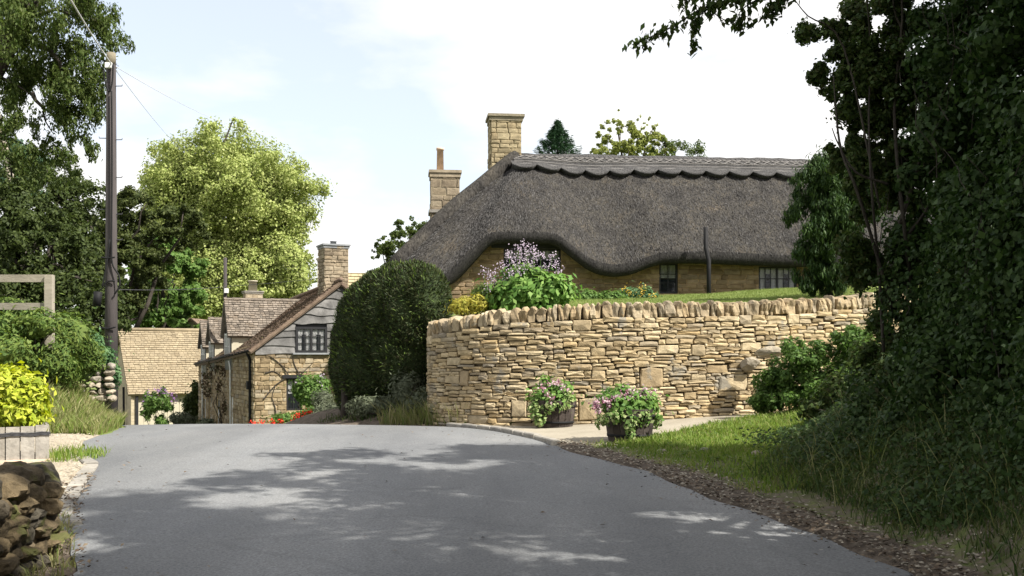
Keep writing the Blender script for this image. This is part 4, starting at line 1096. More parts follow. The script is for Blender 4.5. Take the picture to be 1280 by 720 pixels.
M['cottage_stone'] = piece_mat('cottage_stone', [(.12,.083,.05),(.185,.13,.075),(.24,.175,.11),(.165,.125,.083),(.21,.145,.078)], .3, 6, bump=.5, bscale=22)
M['row_stone'] = piece_mat('row_stone', [(.15,.112,.066),(.23,.175,.105),(.30,.24,.155),(.20,.147,.08),(.35,.29,.20),(.185,.155,.115)], .35, 6, bump=.6, bscale=22)
M['chimney_block'] = piece_mat('chimney_block', [(.19,.155,.095),(.27,.22,.135),(.33,.275,.175),(.235,.185,.11)], .35, 5, bump=.6, bscale=18, lichen=((.16,.14,.08), 4, .62))
M['chimney_cap'] = surf_mat('chimney_cap', [(.17,.15,.11),(.30,.26,.18)], 4, .95, .8, 20)
M['grey_block'] = piece_mat('grey_block', [(.15,.12,.085),(.23,.185,.13),(.28,.235,.17),(.19,.15,.10)], .35, 5, bump=.6, bscale=18)
M['straw'] = piece_mat('straw', [(.024,.023,.023),(.042,.040,.039),(.082,.079,.076),(.033,.031,.031)], .2, 9)
thatched_cottage()

# ------------------------------------------------------------------ row of cottages beyond the crest
UU = np.array([-.416, .909]); UV = np.array([.909, .416]); C0 = np.array([-7.43, 30.0])
def rw(t, v, z): p = C0 + UU * t + UV * v; return np.array([p[0], p[1], z])
def row_cottage():
    zb = -1.4; ze_ = 1.88; HV = 2.52; za = 3.82; RV = 3.45       # eave height, half width, apex, right end of the gable
    slope = (za - ze_) / HV
    t = thing('row_cottage', (*C0, -.85), 'ochre stone row cottage with weatherboarded gable and three dormers', 'cottage')
    top = lambda s: (ze_ + slope * s if s < HV else za - slope * (s - HV)) - .06
    ZB = 1.66
    # gable: stone below, boards above
    uw = (1.18, 2.12, 1.70, 2.46); lw = (.92, 1.36, .0, .95)
    gw_ = panel('gable_wall', rw(0, 0, 0), UV, -UU, RV, zb, ZB, M['row_wall'], t, [lw], reveal=.14)
    stone_face(gw_, rw(0, 0, 0), UV, -UU, RV, -.9, ZB, M['row_stone'], [lw, (.8, 1.48, .95, 1.05)], None, (.08, .15), (.14, .40), .025)
    panel('gable_backing', rw(.03, 0, 0), UV, -UU, RV, ZB, za, M['black_wood'], t, [uw], top=top)
    ll = 11.2
    drops = [(.55, .95, -1.0, .55), (3.55, 4.2, -1.4, .32), (6.2, 6.8, -.9, .1), (8.1, 8.7, -1.5, .1), (9.4, 9.9, -1.0, 0.0)]
    fc_ = panel('facade', rw(0, 0, 0), UU, -UV, ll, -3.0, ze_, M['row_wall'], t, [drops[1], drops[2], drops[3], drops[4]], top=lambda s: ze_ - .042*s + .05)
    stone_face(fc_, rw(0, 0, 0), UU, -UV, ll, -1.2, ze_, M['row_stone'], [drops[1], drops[2], drops[3], drops[4]], lambda s: ze_ - .042*s - .05, (.09, .16), (.16, .45), .025)
    panel('end_wall', rw(ll, 0, 0), UV, UU, RV, -3.0, za, M['row_wall'], t, top=lambda s: top(s) - .042*ll)
    panel('back_wall', rw(0, RV, 0), UU, UV, ll, -3.0, top(RV) + .05, M['row_wall'], t, top=lambda s: top(RV) - .042*s)
    # waney-edged boards
    z = ZB; i = 0
    while z < za - .05:
        h = R.uniform(.19, .26); mb = MB(); n = 22
        s0 = max(0, (z - ze_) / slope + .02) if z > ze_ else 0.02; s1 = RV - .02
        if z > za - .3: s1 = min(s1, HV + (za - z)/slope)
        lo = []; hi = []; ph = R.random() * 9
        for q in range(n + 1):
            s = s0 + (s1 - s0) * q / n; zt = min(z + h + .05, top(s) - .01); zz = z + .022 * math.sin(s*4.1 + ph) + .015 * math.sin(s*9.7 + ph*2); zz = min(zz, zt - .005)
            lo.append((s, zz)); hi.append((s, zt))
        segs = [(0, n)]
        def strip(a, b):
            vs = []
            for q in range(a, b + 1):
                vs += [rw(-.055, lo[q][0], lo[q][1]), rw(-.015, hi[q][0], hi[q][1]), rw(-.01, lo[q][0], lo[q][1])]
            f = []
            for q in range(b - a): f += [(3*q, 3*q + 3, 3*q + 4, 3*q + 1), (3*q, 3*q + 2, 3*q + 5, 3*q + 3)]
            return vs, f
        if z < uw[3] and z + h > uw[2]:             # beside the window
            for (a, b) in ((s0, uw[0]), (uw[1], s1)):
                if b - a < .08: continue
                lo2 = [(a + (b-a)*q/10, min(z + .02*math.sin((a + (b-a)*q/10)*4.1 + ph), top(a + (b-a)*q/10) - .02)) for q in range(11)]
                hi2 = [(q[0], min(z + h + .05, top(q[0]) - .01)) for q in lo2]; lo_, hi_ = lo, hi; lo, hi = lo2, hi2
                vs, f = strip(0, 10); mm = MB(); mm.add(vs, f); mm.build('weatherboard', M['grey_board'], t); lo, hi = lo_, hi_
        else:
            vs, f = strip(0, n); mb.add(vs, f); mb.build('weatherboard', M['grey_board'], t)
        z += h; i += 1
    window(t, rw(-.06, uw[0], uw[2]), UV, -UU, uw[1]-uw[0], uw[3]-uw[2], M['black_wood'], 2, 2, 3, .02, 'sides', .07)
    window(t, rw(0, lw[0], lw[2]), UV, -UU, lw[1]-lw[0], lw[3]-lw[2], M['black_wood'], 1, 2, 3, .07, 'half', .06)
    mb = MB(); mb.obox(rw(-.03, 1.65, 1.67), (*(UV*.56), 0), (*(UU*.09), 0), (0,0,.025)); mb.build('window_sill', M['lead'], t)
    mb = MB(); mb.obox(rw(-.01, 1.14, 1.0), (*(UV*.34), 0), (*(UU*.05), 0), (0,0,.05)); mb.build('lintel', M['black_wood'], t)
    # main roof, two slopes
    e3 = np.array([*UU, 0]); v3 = np.array([*UV, 0]); eh = np.array([*UU, -.042]); eh /= np.linalg.norm(eh); sl = math.hypot(HV, za - ze_); sd = (v3 * HV + np.array([0,0,za - ze_])) / sl
    ov = .22; p0 = rw(-.12, 0, ze_) - sd * ov
    tiled_slope('roof', p0, eh, sd, ll + .2, sl + ov, .15, .095, M['brown_tile'], t)
    sd2 = (-v3 * HV + np.array([0,0,za - ze_])) / sl; wid = RV - HV; L2 = math.hypot(wid, wid*slope)
    q0 = rw(-.12, RV, za - slope*wid) - sd2 * .1; tiled_slope('roof', q0, eh, sd2, ll + .2, L2 + .1, .15, .095, M['brown_tile'], t)
    mb = MB(); mb.tube([rw(-.14, HV, za + .06), rw(ll + .1, HV, za + .06 - .042*ll)], .07, 8); mb.build('ridge_tiles', M['brown_tile'], t, True)
    # verge boards on the gable
    for (a, b) in (((0, ze_), (HV, za)), ((RV, za - slope*wid), (HV, za))):
        A = rw(-.13, a[0], a[1] - .05); B = rw(-.13, b[0], b[1] - .05); d = B - A; l = np.linalg.norm(d); d /= l; mb = MB()
        mb.obox((A + B)/2 - d*.08, d*(l/2 + .1), (*(UU*.02), 0), np.cross(d, (*UU, 0))*.028); mb.build('verge_board', M['brown_tile'], t)
    # dormers
    for (tc, hw, wz0, wz1, rz, ez, m) in ((4.15, .62, 1.50, 2.33, 3.50, 2.44, 'slate_tile'), (7.55, .56, 1.42, 2.12, 2.98, 2.22, 'slate_tile'), (9.55, .54, 1.32, 2.02, 2.92, 2.10, 'slate_tile')):
        f = -.06
        dz = lambda s: (ez + (rz - ez) * (1 - abs(s - hw) / hw)) - .03
        fr = panel('dormer_front', rw(tc - hw, f, 0), UU, -UV, 2*hw, wz0 - .35, rz, M['black_wood'], t, [(hw - .42, hw + .42, wz0, wz1)], top=dz, reveal=.08)
        window(t, rw(tc - .42, f - .02, wz0), UU, -UV, .84, wz1 - wz0, M['white_paint'], 2, 1, 2, .0, 'half', .06)
        for sgn in (-1, 1):
            Q = [rw(tc + sgn*hw*.98, f + .01, wz0 - .35), rw(tc + sgn*hw*.98, 2.3, wz0 - .35), rw(tc + sgn*hw*.98, 2.3, ez), rw(tc + sgn*hw*.98, f + .01, ez)]
            mb = MB(); mb.add(Q, [(0,1,2,3)]); mb.build('dormer_cheek', M['cream'], t)
            u3 = e3 * sgn; ls = math.hypot(hw + .12, rz - ez + (rz-ez)/hw*.12); sdd = (-u3 * (hw + .12) + np.array([0,0,(rz-ez)*(hw+.12)/hw])); ls = np.linalg.norm(sdd); sdd /= ls
            p1 = rw(tc + sgn*(hw + .12), f - .14, ez - (rz-ez)/hw*.12)
            tiled_slope('dormer_roof', p1, v3, sdd, 2.9, ls, .14, .085, M[m], t)
    # chimneys
    ch = chimney(t, rw(.75, HV, 0), UV, .37, .36, 2.8, 4.86, M['grey_chimney'], .12, M['lead'], .06, [(0, .10, .12, M['lead'])])
    q = rw(.75, HV, 0)[:2]; stone_face(ch, q - UV*.37 - UU*.36, UV, -UU, .74, 3.2, 4.85, M['grey_block'], (), None, (.08, .14), (.15, .36), .02); stone_face(ch, q - UV*.37 + UU*.36, -UU, -UV, .72, 3.2, 4.85, M['grey_block'], (), None, (.08, .14), (.15, .36), .02)
    c = at(316, 360, 41.0); chimney(t, c, UV, .33, .30, 2.2, 4.05, M['grey_chimney'], .1, M['kerb'], .05, [(0, .18, .42, M['cream'])])
    # gutters and pipes
    mb = MB(); mb.tube([rw(-.1, -.16, ze_ - .12), rw(ll, -.16, ze_ - .12 - .042*ll)], .045, 6); mb.build('gutter', M['black_iron'], t, True)
    mb = MB(); mb.tube([rw(.35, -.16, ze_ - .15), rw(.35, -.06, ze_ - .4), rw(.35, -.06, -1.3)], .045, 6); mb.obox(rw(.35, -.1, .75), (*(UU*.09), 0), (*(UV*.06), 0), (0,0,.12)); mb.build('drainpipe', M['black_iron'], t)
    for tt in (3.75, 9.9):
        mb = MB(); mb.tube([rw(tt, -.10, 1.45), rw(tt, -.06, 1.2), rw(tt, -.06, -2.2)], .028, 6); mb.build('white_drainpipe', M['white_paint'], t, True)
    # door and lower windows of the facade
    for (a, b, c, d) in (drops[1], drops[3]):
        mb = MB(); mb.obox(rw((a+b)/2, .10, (c+d)/2), (*(UU*(b-a)/2), 0), (*(UV*.02), 0), (0,0,(d-c)/2))
        dr_ = mb.build('door', M['white_paint'], t)
        for k in range(3):
            m2 = MB(); m2.obox(rw(a + (b-a)*(k + .5)/3, .072, (c+d)/2), (*(UU*(b-a)/7.5), 0), (*(UV*.01), 0), (0,0,(d-c)/2 - .05)); m2.build('door_plank', M['white_paint'], dr_)
    for (a, b, c, d) in (drops[2], drops[4]):
        window(t, rw(a, 0, c), UU, -UV, b - a, d - c, M['white_paint'], 1, 2, 2, .06, 'half', .05)
row_cottage()

# ------------------------------------------------------------------ garage with ochre tiled roof
GR = np.array([.866, .5]); GB = np.array([-.5, .866]); G0 = np.array([-16.85, 46.0])
def gw(s, b, z): p = G0 + GR * s + GB * b; return np.array([p[0], p[1], z])
def garage():
    zb, ez, rz, D, W = -3.0, .08, 2.80, 5.0, 5.6
    t = thing('garage', (*G0, -2.5), 'low stone garage with ochre tiled roof beyond the road crest', 'garage')
    panel('front_wall', gw(0, 0, 0), GR, -GB, W, zb, ez, M['garage_wall'], t, [(.28, 3.4, -2.6, -.1)], reveal=.25)
    panel('gable_wall', gw(0, 0, 0), GB, -GR, D, zb, rz, M['garage_wall'], t, top=lambda s: ez + (rz - ez) * (1 - abs(s - D/2)/(D/2)) - .05)
    panel('gable_wall', gw(W, 0, 0), GB, GR, D, zb, rz, M['garage_wall'], t, top=lambda s: ez + (rz - ez) * (1 - abs(s - D/2)/(D/2)) - .05)
    panel('back_wall', gw(0, D, 0), GR, GB, W, zb, ez, M['garage_wall'], t)
    r3 = np.array([*GR, 0]); b3 = np.array([*GB, 0]); v = b3 * D/2 + np.array([0,0,rz - ez]); l = np.linalg.norm(v); sd = v / l
    tiled_slope('roof', gw(-.15, 0, ez) - sd*.25, r3, sd, W + .3, l + .25, .20, .135, M['ochre_tile'], t, thick=.022)
    v2 = -b3 * D/2 + np.array([0,0,rz - ez]); sd2 = v2 / np.linalg.norm(v2)
    tiled_slope('roof', gw(-.15, D, ez) - sd2*.25, r3, sd2, W + .3, l + .25, .20, .135, M['ochre_tile'], t, thick=.022)
    mb = MB(); mb.tube([gw(-.16, D/2, rz + .03), gw(W + .16, D/2, rz + .03)], .09, 8); mb.build('ridge_tiles', M['ochre_tile'], t, True)
    mb = MB(); mb.obox(gw(1.84, -.03, -.06), (*(GR*1.75), 0), (*(GB*.05), 0), (0,0,.07)); mb.build('lintel', M['black_wood'], t)
    mb = MB(); mb.obox(gw(.24, -.03, -1.4), (*(GR*.06), 0), (*(GB*.05), 0), (0,0,1.3)); mb.build('door_post', M['black_wood'], t)
    for k in range(2):
        a = .3 + k*1.55; mb = MB(); mb.obox(gw(a + .765, .16, -1.4), (*(GR*.765), 0), (*(GB*.03), 0), (0,0,1.28)); dr_ = mb.build('garage_door', M['cream'], t)
        for q in range(6):
            m2 = MB(); m2.obox(gw(a + .13 + q*.255, .122, -1.4), (*(GR*.118), 0), (*(GB*.012), 0), (0,0,1.24)); m2.build('door_plank', M['cream'], dr_)
    mb = MB(); mb.tube([gw(-.12, 1.15, .2), gw(-.1, 1.15, -2.6)], .05, 6); mb.build('drainpipe', M['black_iron'], t)
garage()

# far house behind: tan roof and chimney
def far_house():
    t = thing('far_house', (-6.5, 56, -1), 'distant house with tan tiled roof behind the yew hedge', 'house')
    o = np.array([-9.75, 55.0]); ax = np.array([.98, .2]); ay = np.array([-.2, .98]); W, D, ez, rz = 9.0, 6.0, 3.2, 6.25
    g = lambda s, b, z: np.array([*(o + ax*s + ay*b), z])
    tp = lambda s: ez + (rz - ez)*(1 - abs(s - D/2)/(D/2)) - .05
    panel('front_wall', g(0,0,0), ax, -ay, W, -3.5, ez, M['garage_wall'], t); panel('gable_wall', g(0,0,0), ay, -ax, D, -3.5, rz, M['garage_wall'], t, top=tp); panel('gable_wall', g(W,0,0), ay, ax, D, -3.5, rz, M['garage_wall'], t, top=tp)
    panel('back_wall', g(0,D,0), ax, ay, W, -3.5, ez, M['garage_wall'], t)
    r3 = np.array([*ax, 0]); b3 = np.array([*ay, 0])
    for sg, p in ((1, g(-.2, 0, ez)), (-1, g(-.2, D, ez))):
        v = b3*sg*D/2 + np.array([0,0,rz-ez]); l = np.linalg.norm(v); sd = v/l; tiled_slope('roof', p - sd*.3, r3, sd, W + .4, l + .3, .35, .25, M['tan_tile'], t, thick=.03)
    c = at(407, 330, 57.5); chimney(t, c, ax, .44, .34, 4, 6.85, M['cream'], .14, M['kerb'], .07)
far_house()

# small house front peeping out behind the garage ridge
def gable_peep():
    p = at(237, 405, 62); t = thing('distant_gable', (p[0], p[1], -2), 'dark roofed distant house showing over the garage ridge', 'house')
    o = p[:2] - np.array([1.9, 0]); ax = np.array([1., 0]); ay = np.array([0, 1.]); tp = lambda s: 2.2 + 1.5*(1 - abs(s - 2)/2)
    panel('gable_wall', (*o, 0), ax, -ay, 4.0, -3.2, 3.7, M['cream'], t, top=tp)
    for sg in (-1, 1):
        mb = MB(); A = np.array([o[0] + 2 - sg*2.2, o[1] - .3, 2.05]); B = np.array([o[0] + 2, o[1] - .3, 3.75]); q = np.array([0, 6.0, 0])
        mb.add([A, B, B + q, A + q, A + (0,0,.12), B + (0,0,.12), B + q + (0,0,.12), A + q + (0,0,.12)], [(0,1,2,3),(4,5,6,7),(0,1,5,4),(1,2,6,5),(2,3,7,6),(3,0,4,7)]); mb.build('roof', M['brown_tile'], t)
gable_peep()
# ------------------------------------------------------------------ trees
def px_lump(px, py, Y, rx, rz, ry=None):
    """ellipsoid lump from its outline in the photo at distance Y (rx, rz in photo pixels)"""
    k = Y / F; return (at(px, py, Y), np.array([rx*k, (ry if ry is not None else rx)*k, rz*k]))

def tree(name, label, env, nsub, size, n, L, W, mat, base, r0, bark='bark', cat='tree', thin=.35, thin_scale=1.2, squash=.8, shell=.3, hang=0, up=.3, rnd=1.0, trunk_pts=None, top=None, nb=12, group=None, core=0, fill=0):
    lumps = []
    for (c, r) in env: lumps += sub_lumps(c, r, max(3, int(nsub * (r[0]*r[2]) / max(1e-6, sum(q[1][0]*q[1][2] for q in env)))), size, .12, squash)
    t = thing(name, base, label, cat, group)
    wood('trunk', base, lumps, M[bark], t, r0, top, nb, trunk_pts)
    o = foliage('crown', lumps, int(n * (1 - fill)), L, W, M[mat], t, shell, thin, thin_scale, up, rnd, hang)
    if fill: foliage('crown_fill', env, int(n * fill), L, W, M[mat], t, .55, thin * .5, thin_scale, up, rnd, hang, 0)
    if core:
        for i, (c, r) in enumerate(env): link_mesh('inner_foliage', core_mesh('inner_foliage', c, r * core, .07, 3, i), M[mat], t)
    return t, lumps

# great lime tree beyond the houses
tree('lime_tree', 'huge pale yellow-green tree rising behind the row cottages', [px_lump(287, 250, 75, 96, 78), px_lump(226, 232, 75, 48, 50), px_lump(345, 262, 74, 36, 50), px_lump(240, 340, 73, 66, 56), px_lump(352, 340, 73, 42, 46), px_lump(300, 365, 74, 75, 55)],
     480, .16, 230000, .20, .14, 'lf_lime', (-20.5, 75, -2.7), .55, top=at(288, 250, 75), thin=.25, thin_scale=1.7, fill=.5, rnd=.8)
tree('ash_tree', 'fresh green tree standing just behind the garage', [px_lump(198, 355, 62, 46, 52), px_lump(168, 385, 62, 30, 35), px_lump(225, 390, 61, 30, 30)], 110, .2, 36000, .26, .16, 'lf_green', (-20.8, 62, -2.7), .3, top=at(200, 340, 62), thin=.3)
tree('oak_tree', 'dark olive broad tree spreading behind the telegraph pole', [px_lump(178, 285, 53, 52, 40), px_lump(222, 290, 53, 34, 30), px_lump(128, 275, 52, 52, 42), px_lump(150, 350, 52, 55, 50), px_lump(100, 330, 51, 45, 55)],
     190, .19, 90000, .17, .11, 'lf_olive', (at(150, 440, 52)[0], 52, -2.8), .4, top=at(150, 290, 52), thin=.55, thin_scale=1.0)
tree('holm_oak', 'dense dark evergreen tree filling the gap left of the pole', [px_lump(45, 320, 32, 70, 60), px_lump(20, 270, 32, 45, 40), px_lump(90, 380, 31, 60, 45), px_lump(70, 262, 33, 35, 34), px_lump(125, 395, 30, 30, 45), px_lump(15, 225, 33, 40, 34), px_lump(75, 225, 34, 30, 22), px_lump(100, 250, 34, 34, 30), px_lump(0, 380, 30, 60, 50)],
     220, .2, 100000, .12, .075, 'lf_dark', (at(50, 440, 32)[0], 32, .3), .3, top=at(45, 300, 32), thin=.35, fill=.2)
# wooded slope closing the view
lm = []
for px in range(-300, 470, 26): lm += sub_lumps(*px_lump(px, 425 - 22*rng.random(), 105 + 8*rng.random(), 30, 30 + 14*rng.random()), 8, .3)
tag(foliage('distant_wood', lm, 36000, .55, .4, M['lf_green'], None, .3), 'distant wooded slope behind the garage and lime tree', 'wood', kind='stuff')
# cedar with flat plates
t = thing('cedar_tree', (at(22, 440, 46)[0], 46, -1.5), 'dark cedar with flat branch plates at the left edge', 'tree')
lm = [px_lump(p[0], p[1], 46, p[2], 6, p[2]*.8) for p in ((28, 190, 26), (40, 203, 30), (30, 216, 38), (20, 230, 42), (25, 246, 45), (12, 178, 18))]
wood('trunk', (at(18, 440, 46)[0], 46, -1.5), lm, M['bark'], t, .35, at(18, 175, 46), 6)
foliage('crown', lm, 9000, .30, .07, M['lf_conifer'], t, .2, 0, 1, .4, .6)
# weeping tree at top left with its bough, white-stemmed birch below
t = thing('weeping_tree', (at(-70, 440, 26)[0], 26, 1.0), 'tree with leaning brown bough and hanging leaves over the pole top', 'tree')
lm = []
for (px, py, rx, rz, k) in ((60, 40, 62, 45, 16), (110, 55, 38, 48, 14), (25, 90, 40, 46, 12), (95, 110, 34, 40, 10), (108, 150, 26, 38, 11), (62, 165, 26, 34, 8), (15, 150, 22, 42, 8), (40, 200, 14, 20, 3), (90, 5, 60, 30, 10), (0, 0, 60, 50, 10), (30, 185, 30, 40, 9), (95, 180, 26, 26, 7), (65, 205, 34, 24, 7), (70, 120, 40, 40, 9)):
    lm += sub_lumps(*px_lump(px, py, 26, rx, rz), k, .30, .15, 1.5)
mb = MB(); bp = [at(-75, 440, 26), at(-50, 230, 26), at(-14, 92, 25.8), at(14, 42, 25.8), at(45, -12, 25.8), at(85, -110, 26)]
bp[0][2] = .8; mb.tube(bp, [.42, .36, .33, .29, .26, .15], 9)
for (a, b) in (((14, 42), (80, 75)), ((-14, 92), (40, 120)), ((30, 15), (125, 30)), ((-30, 160), (30, 180)), ((60, 60), (108, 140)), ((40, 115), (65, 165))):
    mb.tube(limb(at(*a, 25.8), at(*b, 26), 5, .2, .05), [.07, .05, .04, .03, .02, .012], 5)
mb.build('trunk', M['bark'], t, True)
foliage('crown', lm, 50000, .105, .045, M['lf_birch'], t, .2, .55, .55, .2, .8, 1)
t = thing('birch_tree', (at(30, 440, 37)[0], 37, .9), 'slender birch with pale trunk at the left edge', 'tree')
mb = MB(); mb.tube([(at(34, 440, 37)[0], 37, .8), at(26, 300, 37), at(14, 225, 37), at(3, 170, 37), at(-14, 100, 37)], [.2, .18, .155, .13, .1], 8)
mb.build('trunk', M['pale_bark'], t, True)
lm = sub_lumps(*px_lump(-6, 120, 37, 30, 60), 14, .3, .12, 1.3); foliage('crown', lm, 5000, .12, .06, M['lf_birch'], t, .2, .3, .6, .2, .8, 1)

# behind the thatched roof
t = thing('spruce_tree', (at(697, 440, 52)[0], 52, 2.5), 'blue-green spruce tip showing above the thatch ridge', 'tree')
c = at(697, 150, 52); mb = MB(); mb.tube([(c[0], 52, 2.0), c], [.22, .02], 7); mb.build('trunk', M['bark'], t, True)
P = []; D = []
for i in range(2600):
    h = rng.random() ** .8; z = c[2] - .05 - h * 3.6; tier = 1 - .45 * ((h * 8) % 1); r_ = (.06 + 3.3 * h) * tier; a = rng.random() * 6.28; k = rng.random() ** .5
    for q in range(7):
        P.append((c[0] + math.cos(a)*r_*k + rng.normal()*.05, 52 + math.sin(a)*r_*k + rng.normal()*.05, z - .18*k*r_ + .12*k*k*r_ + rng.normal()*.05)); D.append((math.cos(a), math.sin(a), -.15))
P = np.array(P); D = np.array(D); link_mesh('crown', leaf_mesh('crown', P, np.array([[0,0,1.]]) + .6*unit(len(P)), .20, .05, .1, T=D), M['lf_conifer'], t)
tree('field_maple', 'sparse yellow-green treetop to the right of the spruce', [px_lump(775, 178, 50, 30, 26), px_lump(805, 188, 50, 34, 18), px_lump(768, 152, 50, 16, 14), px_lump(800, 160, 50, 20, 14), px_lump(770, 190, 50, 40, 12)], 170, .13, 11000, .13, .08, 'lf_autumn', (at(775, 440, 50)[0], 50, 2.5), .14, thin=.45, thin_scale=.8, top=at(772, 160, 50))
tree('willow_sapling', 'thin leafy twigs poking above the right part of the ridge', [px_lump(832, 186, 50, 20, 16), px_lump(876, 190, 50, 8, 12), px_lump(845, 195, 50, 34, 9)], 70, .2, 3600, .12, .055, 'lf_birch', (at(835, 440, 50)[0], 50, 2.5), .1, thin=.3, top=at(832, 178, 50))
tree('garden_tree', 'light green treetop between the yew and the small chimney', [px_lump(512, 305, 48, 32, 28), px_lump(490, 318, 48, 24, 18)], 90, .17, 9000, .12, .08, 'lf_birch', (at(512, 440, 48)[0], 48, 1.0), .16, thin=.5, thin_scale=.8, top=at(512, 290, 48))

# dark feathery conifer behind the wall at the right
t = thing('cypress_tree', (at(1022, 440, 23)[0], 23, 2.6), 'feathery dark green cypress in front of the thatch at the right', 'tree')
lm = []
for (px, py, rx, rz, k) in ((1012, 285, 30, 45, 16), (1040, 250, 36, 55, 18), (1050, 320, 40, 45, 16), (1010, 325, 22, 28, 8), (1075, 240, 40, 70, 16), (1020, 345, 30, 22, 10), (1050, 350, 30, 22, 8), (1025, 215, 12, 26, 5)):
    lm += sub_lumps(*px_lump(px, py, 23, rx, rz, 30), k, .33, .12, 1.2)
wood('trunk', (at(1040, 440, 23.4)[0], 23.4, 2.4), lm, M['bark'], t, .08, at(1040, 200, 23), 16)
foliage('crown', lm, 42000, .13, .032, M['lf_cypress'], t, .1, .15, .5, .1, .8, 1)

# ------------------------------------------------------------------ ivy hedge along the right-hand bank
t = thing('ivy_hedge', (4.7, 9.5, 1.2), 'tall dark ivy-covered hedge on the shaded bank at the right', 'hedge')
def hedge_lumps(n, y0, y1, x0, x1, z0, z1, r0, r1):
    out = []
    for _ in range(n):
        y = rng.uniform(y0, y1); z = rng.uniform(z0, z1); r_ = rng.uniform(r0, r1); x = rng.uniform(x0, x1); out.append((np.array([x, y, z]), np.array([r_, r_, r_*.9])))
    return out
near = hedge_lumps(70, 8.0, 11.9, 4.6, 5.3, 1.2, 6.6, .36, .66) + hedge_lumps(34, 8.0, 11.6, 4.4, 4.9, .9, 2.6, .3, .5) + hedge_lumps(44, 7.6, 12.2, 4.0, 4.45, .75, 1.7, .16, .34) + hedge_lumps(20, 7.5, 11.5, 5.2, 6.0, 1.5, 7.2, .6, .9)
back = hedge_lumps(46, 8.6, 11.3, 5.3, 6.4, 1.2, 6.0, .5, .75); foliage('inner_ivy', back, 40000, .09, .07, M['lf_ivy'], t, .4, 0, 1, .25, .8)
foliage('ivy_small', near, 70000, .045, .036, M['lf_ivy'], t, .55, .12, .5, .25, .8)
foliage('ivy', near, 100000, .066, .052, M['lf_ivy'], t, .55, .12, .5, .25, .75)
o = foliage('ivy_clump', hedge_lumps(70, 8.2, 11.6, 4.2, 4.8, 1.2, 6.4,   .16, .34), 30000, .068, .056, M['lf_ivy'], t, .4, 0, 1, .3, .7)
far_ = hedge_lumps(64, -3.5, 7.0, 4.7, 5.8, 1.3, 5.2, .7, 1.0); foliage('hedge_foliage', far_, 36000, .17, .13, M['lf_ivy'], t, .55, .1, .6, .25, .75)
# leafy thinner edge of the hedge, stems showing
edge = []
for (px, py, rx, rz, k) in ((1040, 20, 40, 34, 9), (1075, 70, 44, 45, 12), (1040, 85, 22, 18, 4), (1085, 140, 40, 50, 11), (1060, 190, 26, 34, 6), (1100, 220, 45, 45, 11), (1100, 290, 46, 50, 12), (1105, 350, 40, 42, 10), (1120, 410, 36, 45, 11), (1125, 460, 34, 34, 9), (1150, 250, 50, 70, 12), (1110, 30, 50, 50, 10), (1068, 120, 32, 36, 9), (1078, 185, 34, 40, 10), (1100, 110, 34, 50, 10), (1130, 60, 40, 60, 10), (1150, 160, 50, 70, 12)):
    edge += sub_lumps(*px_lump(px, py, 11.9, rx, rz, 40), k, .34, .15, 1.0)
foliage('leafy_edge', edge, 105000, .058, .036, M['lf_hedge'], t, .15, .35, .35, .2, .8)
mb = MB()
for (pts, r0) in (([(1150, 470), (1142, 380), (1128, 260), (1118, 140), (1128, 20), (1120, -60)], .03), ([(1105, 440), (1098, 330), (1090, 240), (1086, 150), (1088, 60), (1080, -40)], .02), ([(1120, 400), (1075, 250), (1052, 190), (1045, 140), (1042, 95)], .022), ([(1125, 280), (1150, 200), (1160, 110), (1120, 20), (1118, -20)], .026), ([(1110, 230), (1070, 215), (1048, 180), (1040, 160)], .016), ([(1160, 420), (1180, 250), (1220, 80), (1230, -40)], .03), ([(1100, 260), (1055, 60), (1010, 20), (990, -5)], .014), ([(1200, 500), (1190, 420), (1140, 330), (1075, 290)], .016), ([(1145, 360), (1120, 350), (1085, 355)], .018), ([(1130, 300), (1165, 250), (1200, 160)], .02)):
    P = catmull(np.array([at(p[0], p[1], 11.4 + .25*math.sin(p[1]*.02)) for p in pts]), 4); n = len(P); mb.tube(P, [r0 * (1 - .7*i/(n-1)) for i in range(n)], 5)
mb.build('stems', M['bark'], t, True)
mb = MB()
for _ in range(60):
    p = np.array([rng.uniform(4.1, 4.7), rng.uniform(8.3, 11.9), rng.uniform(.9, 5)]); q = p + np.array([rng.normal()*.12, rng.normal()*.25, rng.uniform(.3, 1.0)]); mb.tube(limb(p, q, 4, .3), [.006, .005, .005, .004, .003], 4)
mb.build('twigs', M['bark'], t)['kind'] = 'stuff'

# tree arching over the road from beyond the hedge
t = thing('overhanging_tree', (6.6, 8.4, 1.7), 'tree whose leafy branches hang into the top right of the sky', 'tree')
lm = []
for (c, r, k) in (((5.3, 9.0, 8.4), (1.9, 1.7, 1.2), 14), ((4.6, 6.0, 8.2), (1.9, 1.8, 1.2), 12), ((4.4, 3.0, 7.8), (2.0, 1.9, 1.2), 12), ((5.5, .2, 8.2), (2.2, 2.0, 1.4), 12), ((6.8, 7.0, 9.2), (1.8, 1.8, 1.4), 10), ((3.4, 4.5, 8.6), (1.3, 1.6, .8), 8), ((8.5, 4.0, 12.5), (2.6, 2.6, 2.0), 16), ((9.5, 1.0, 12.0), (2.4, 2.4, 2.0), 12), ((7.0, 1.5, 11.0), (2.0, 2.2, 1.6), 10)):
    lm += sub_lumps(c, r, k, .32, .12, .7)
wood('trunk', (6.6, 8.4, 1.2), lm, M['bark'], t, .24, (5.6, 6.5, 8.2), 26)
foliage('crown', lm, 46000, .15, .10, M['lf_hedge'], t, .3, .35, .8, .3, .7)
mb = MB(); P = []
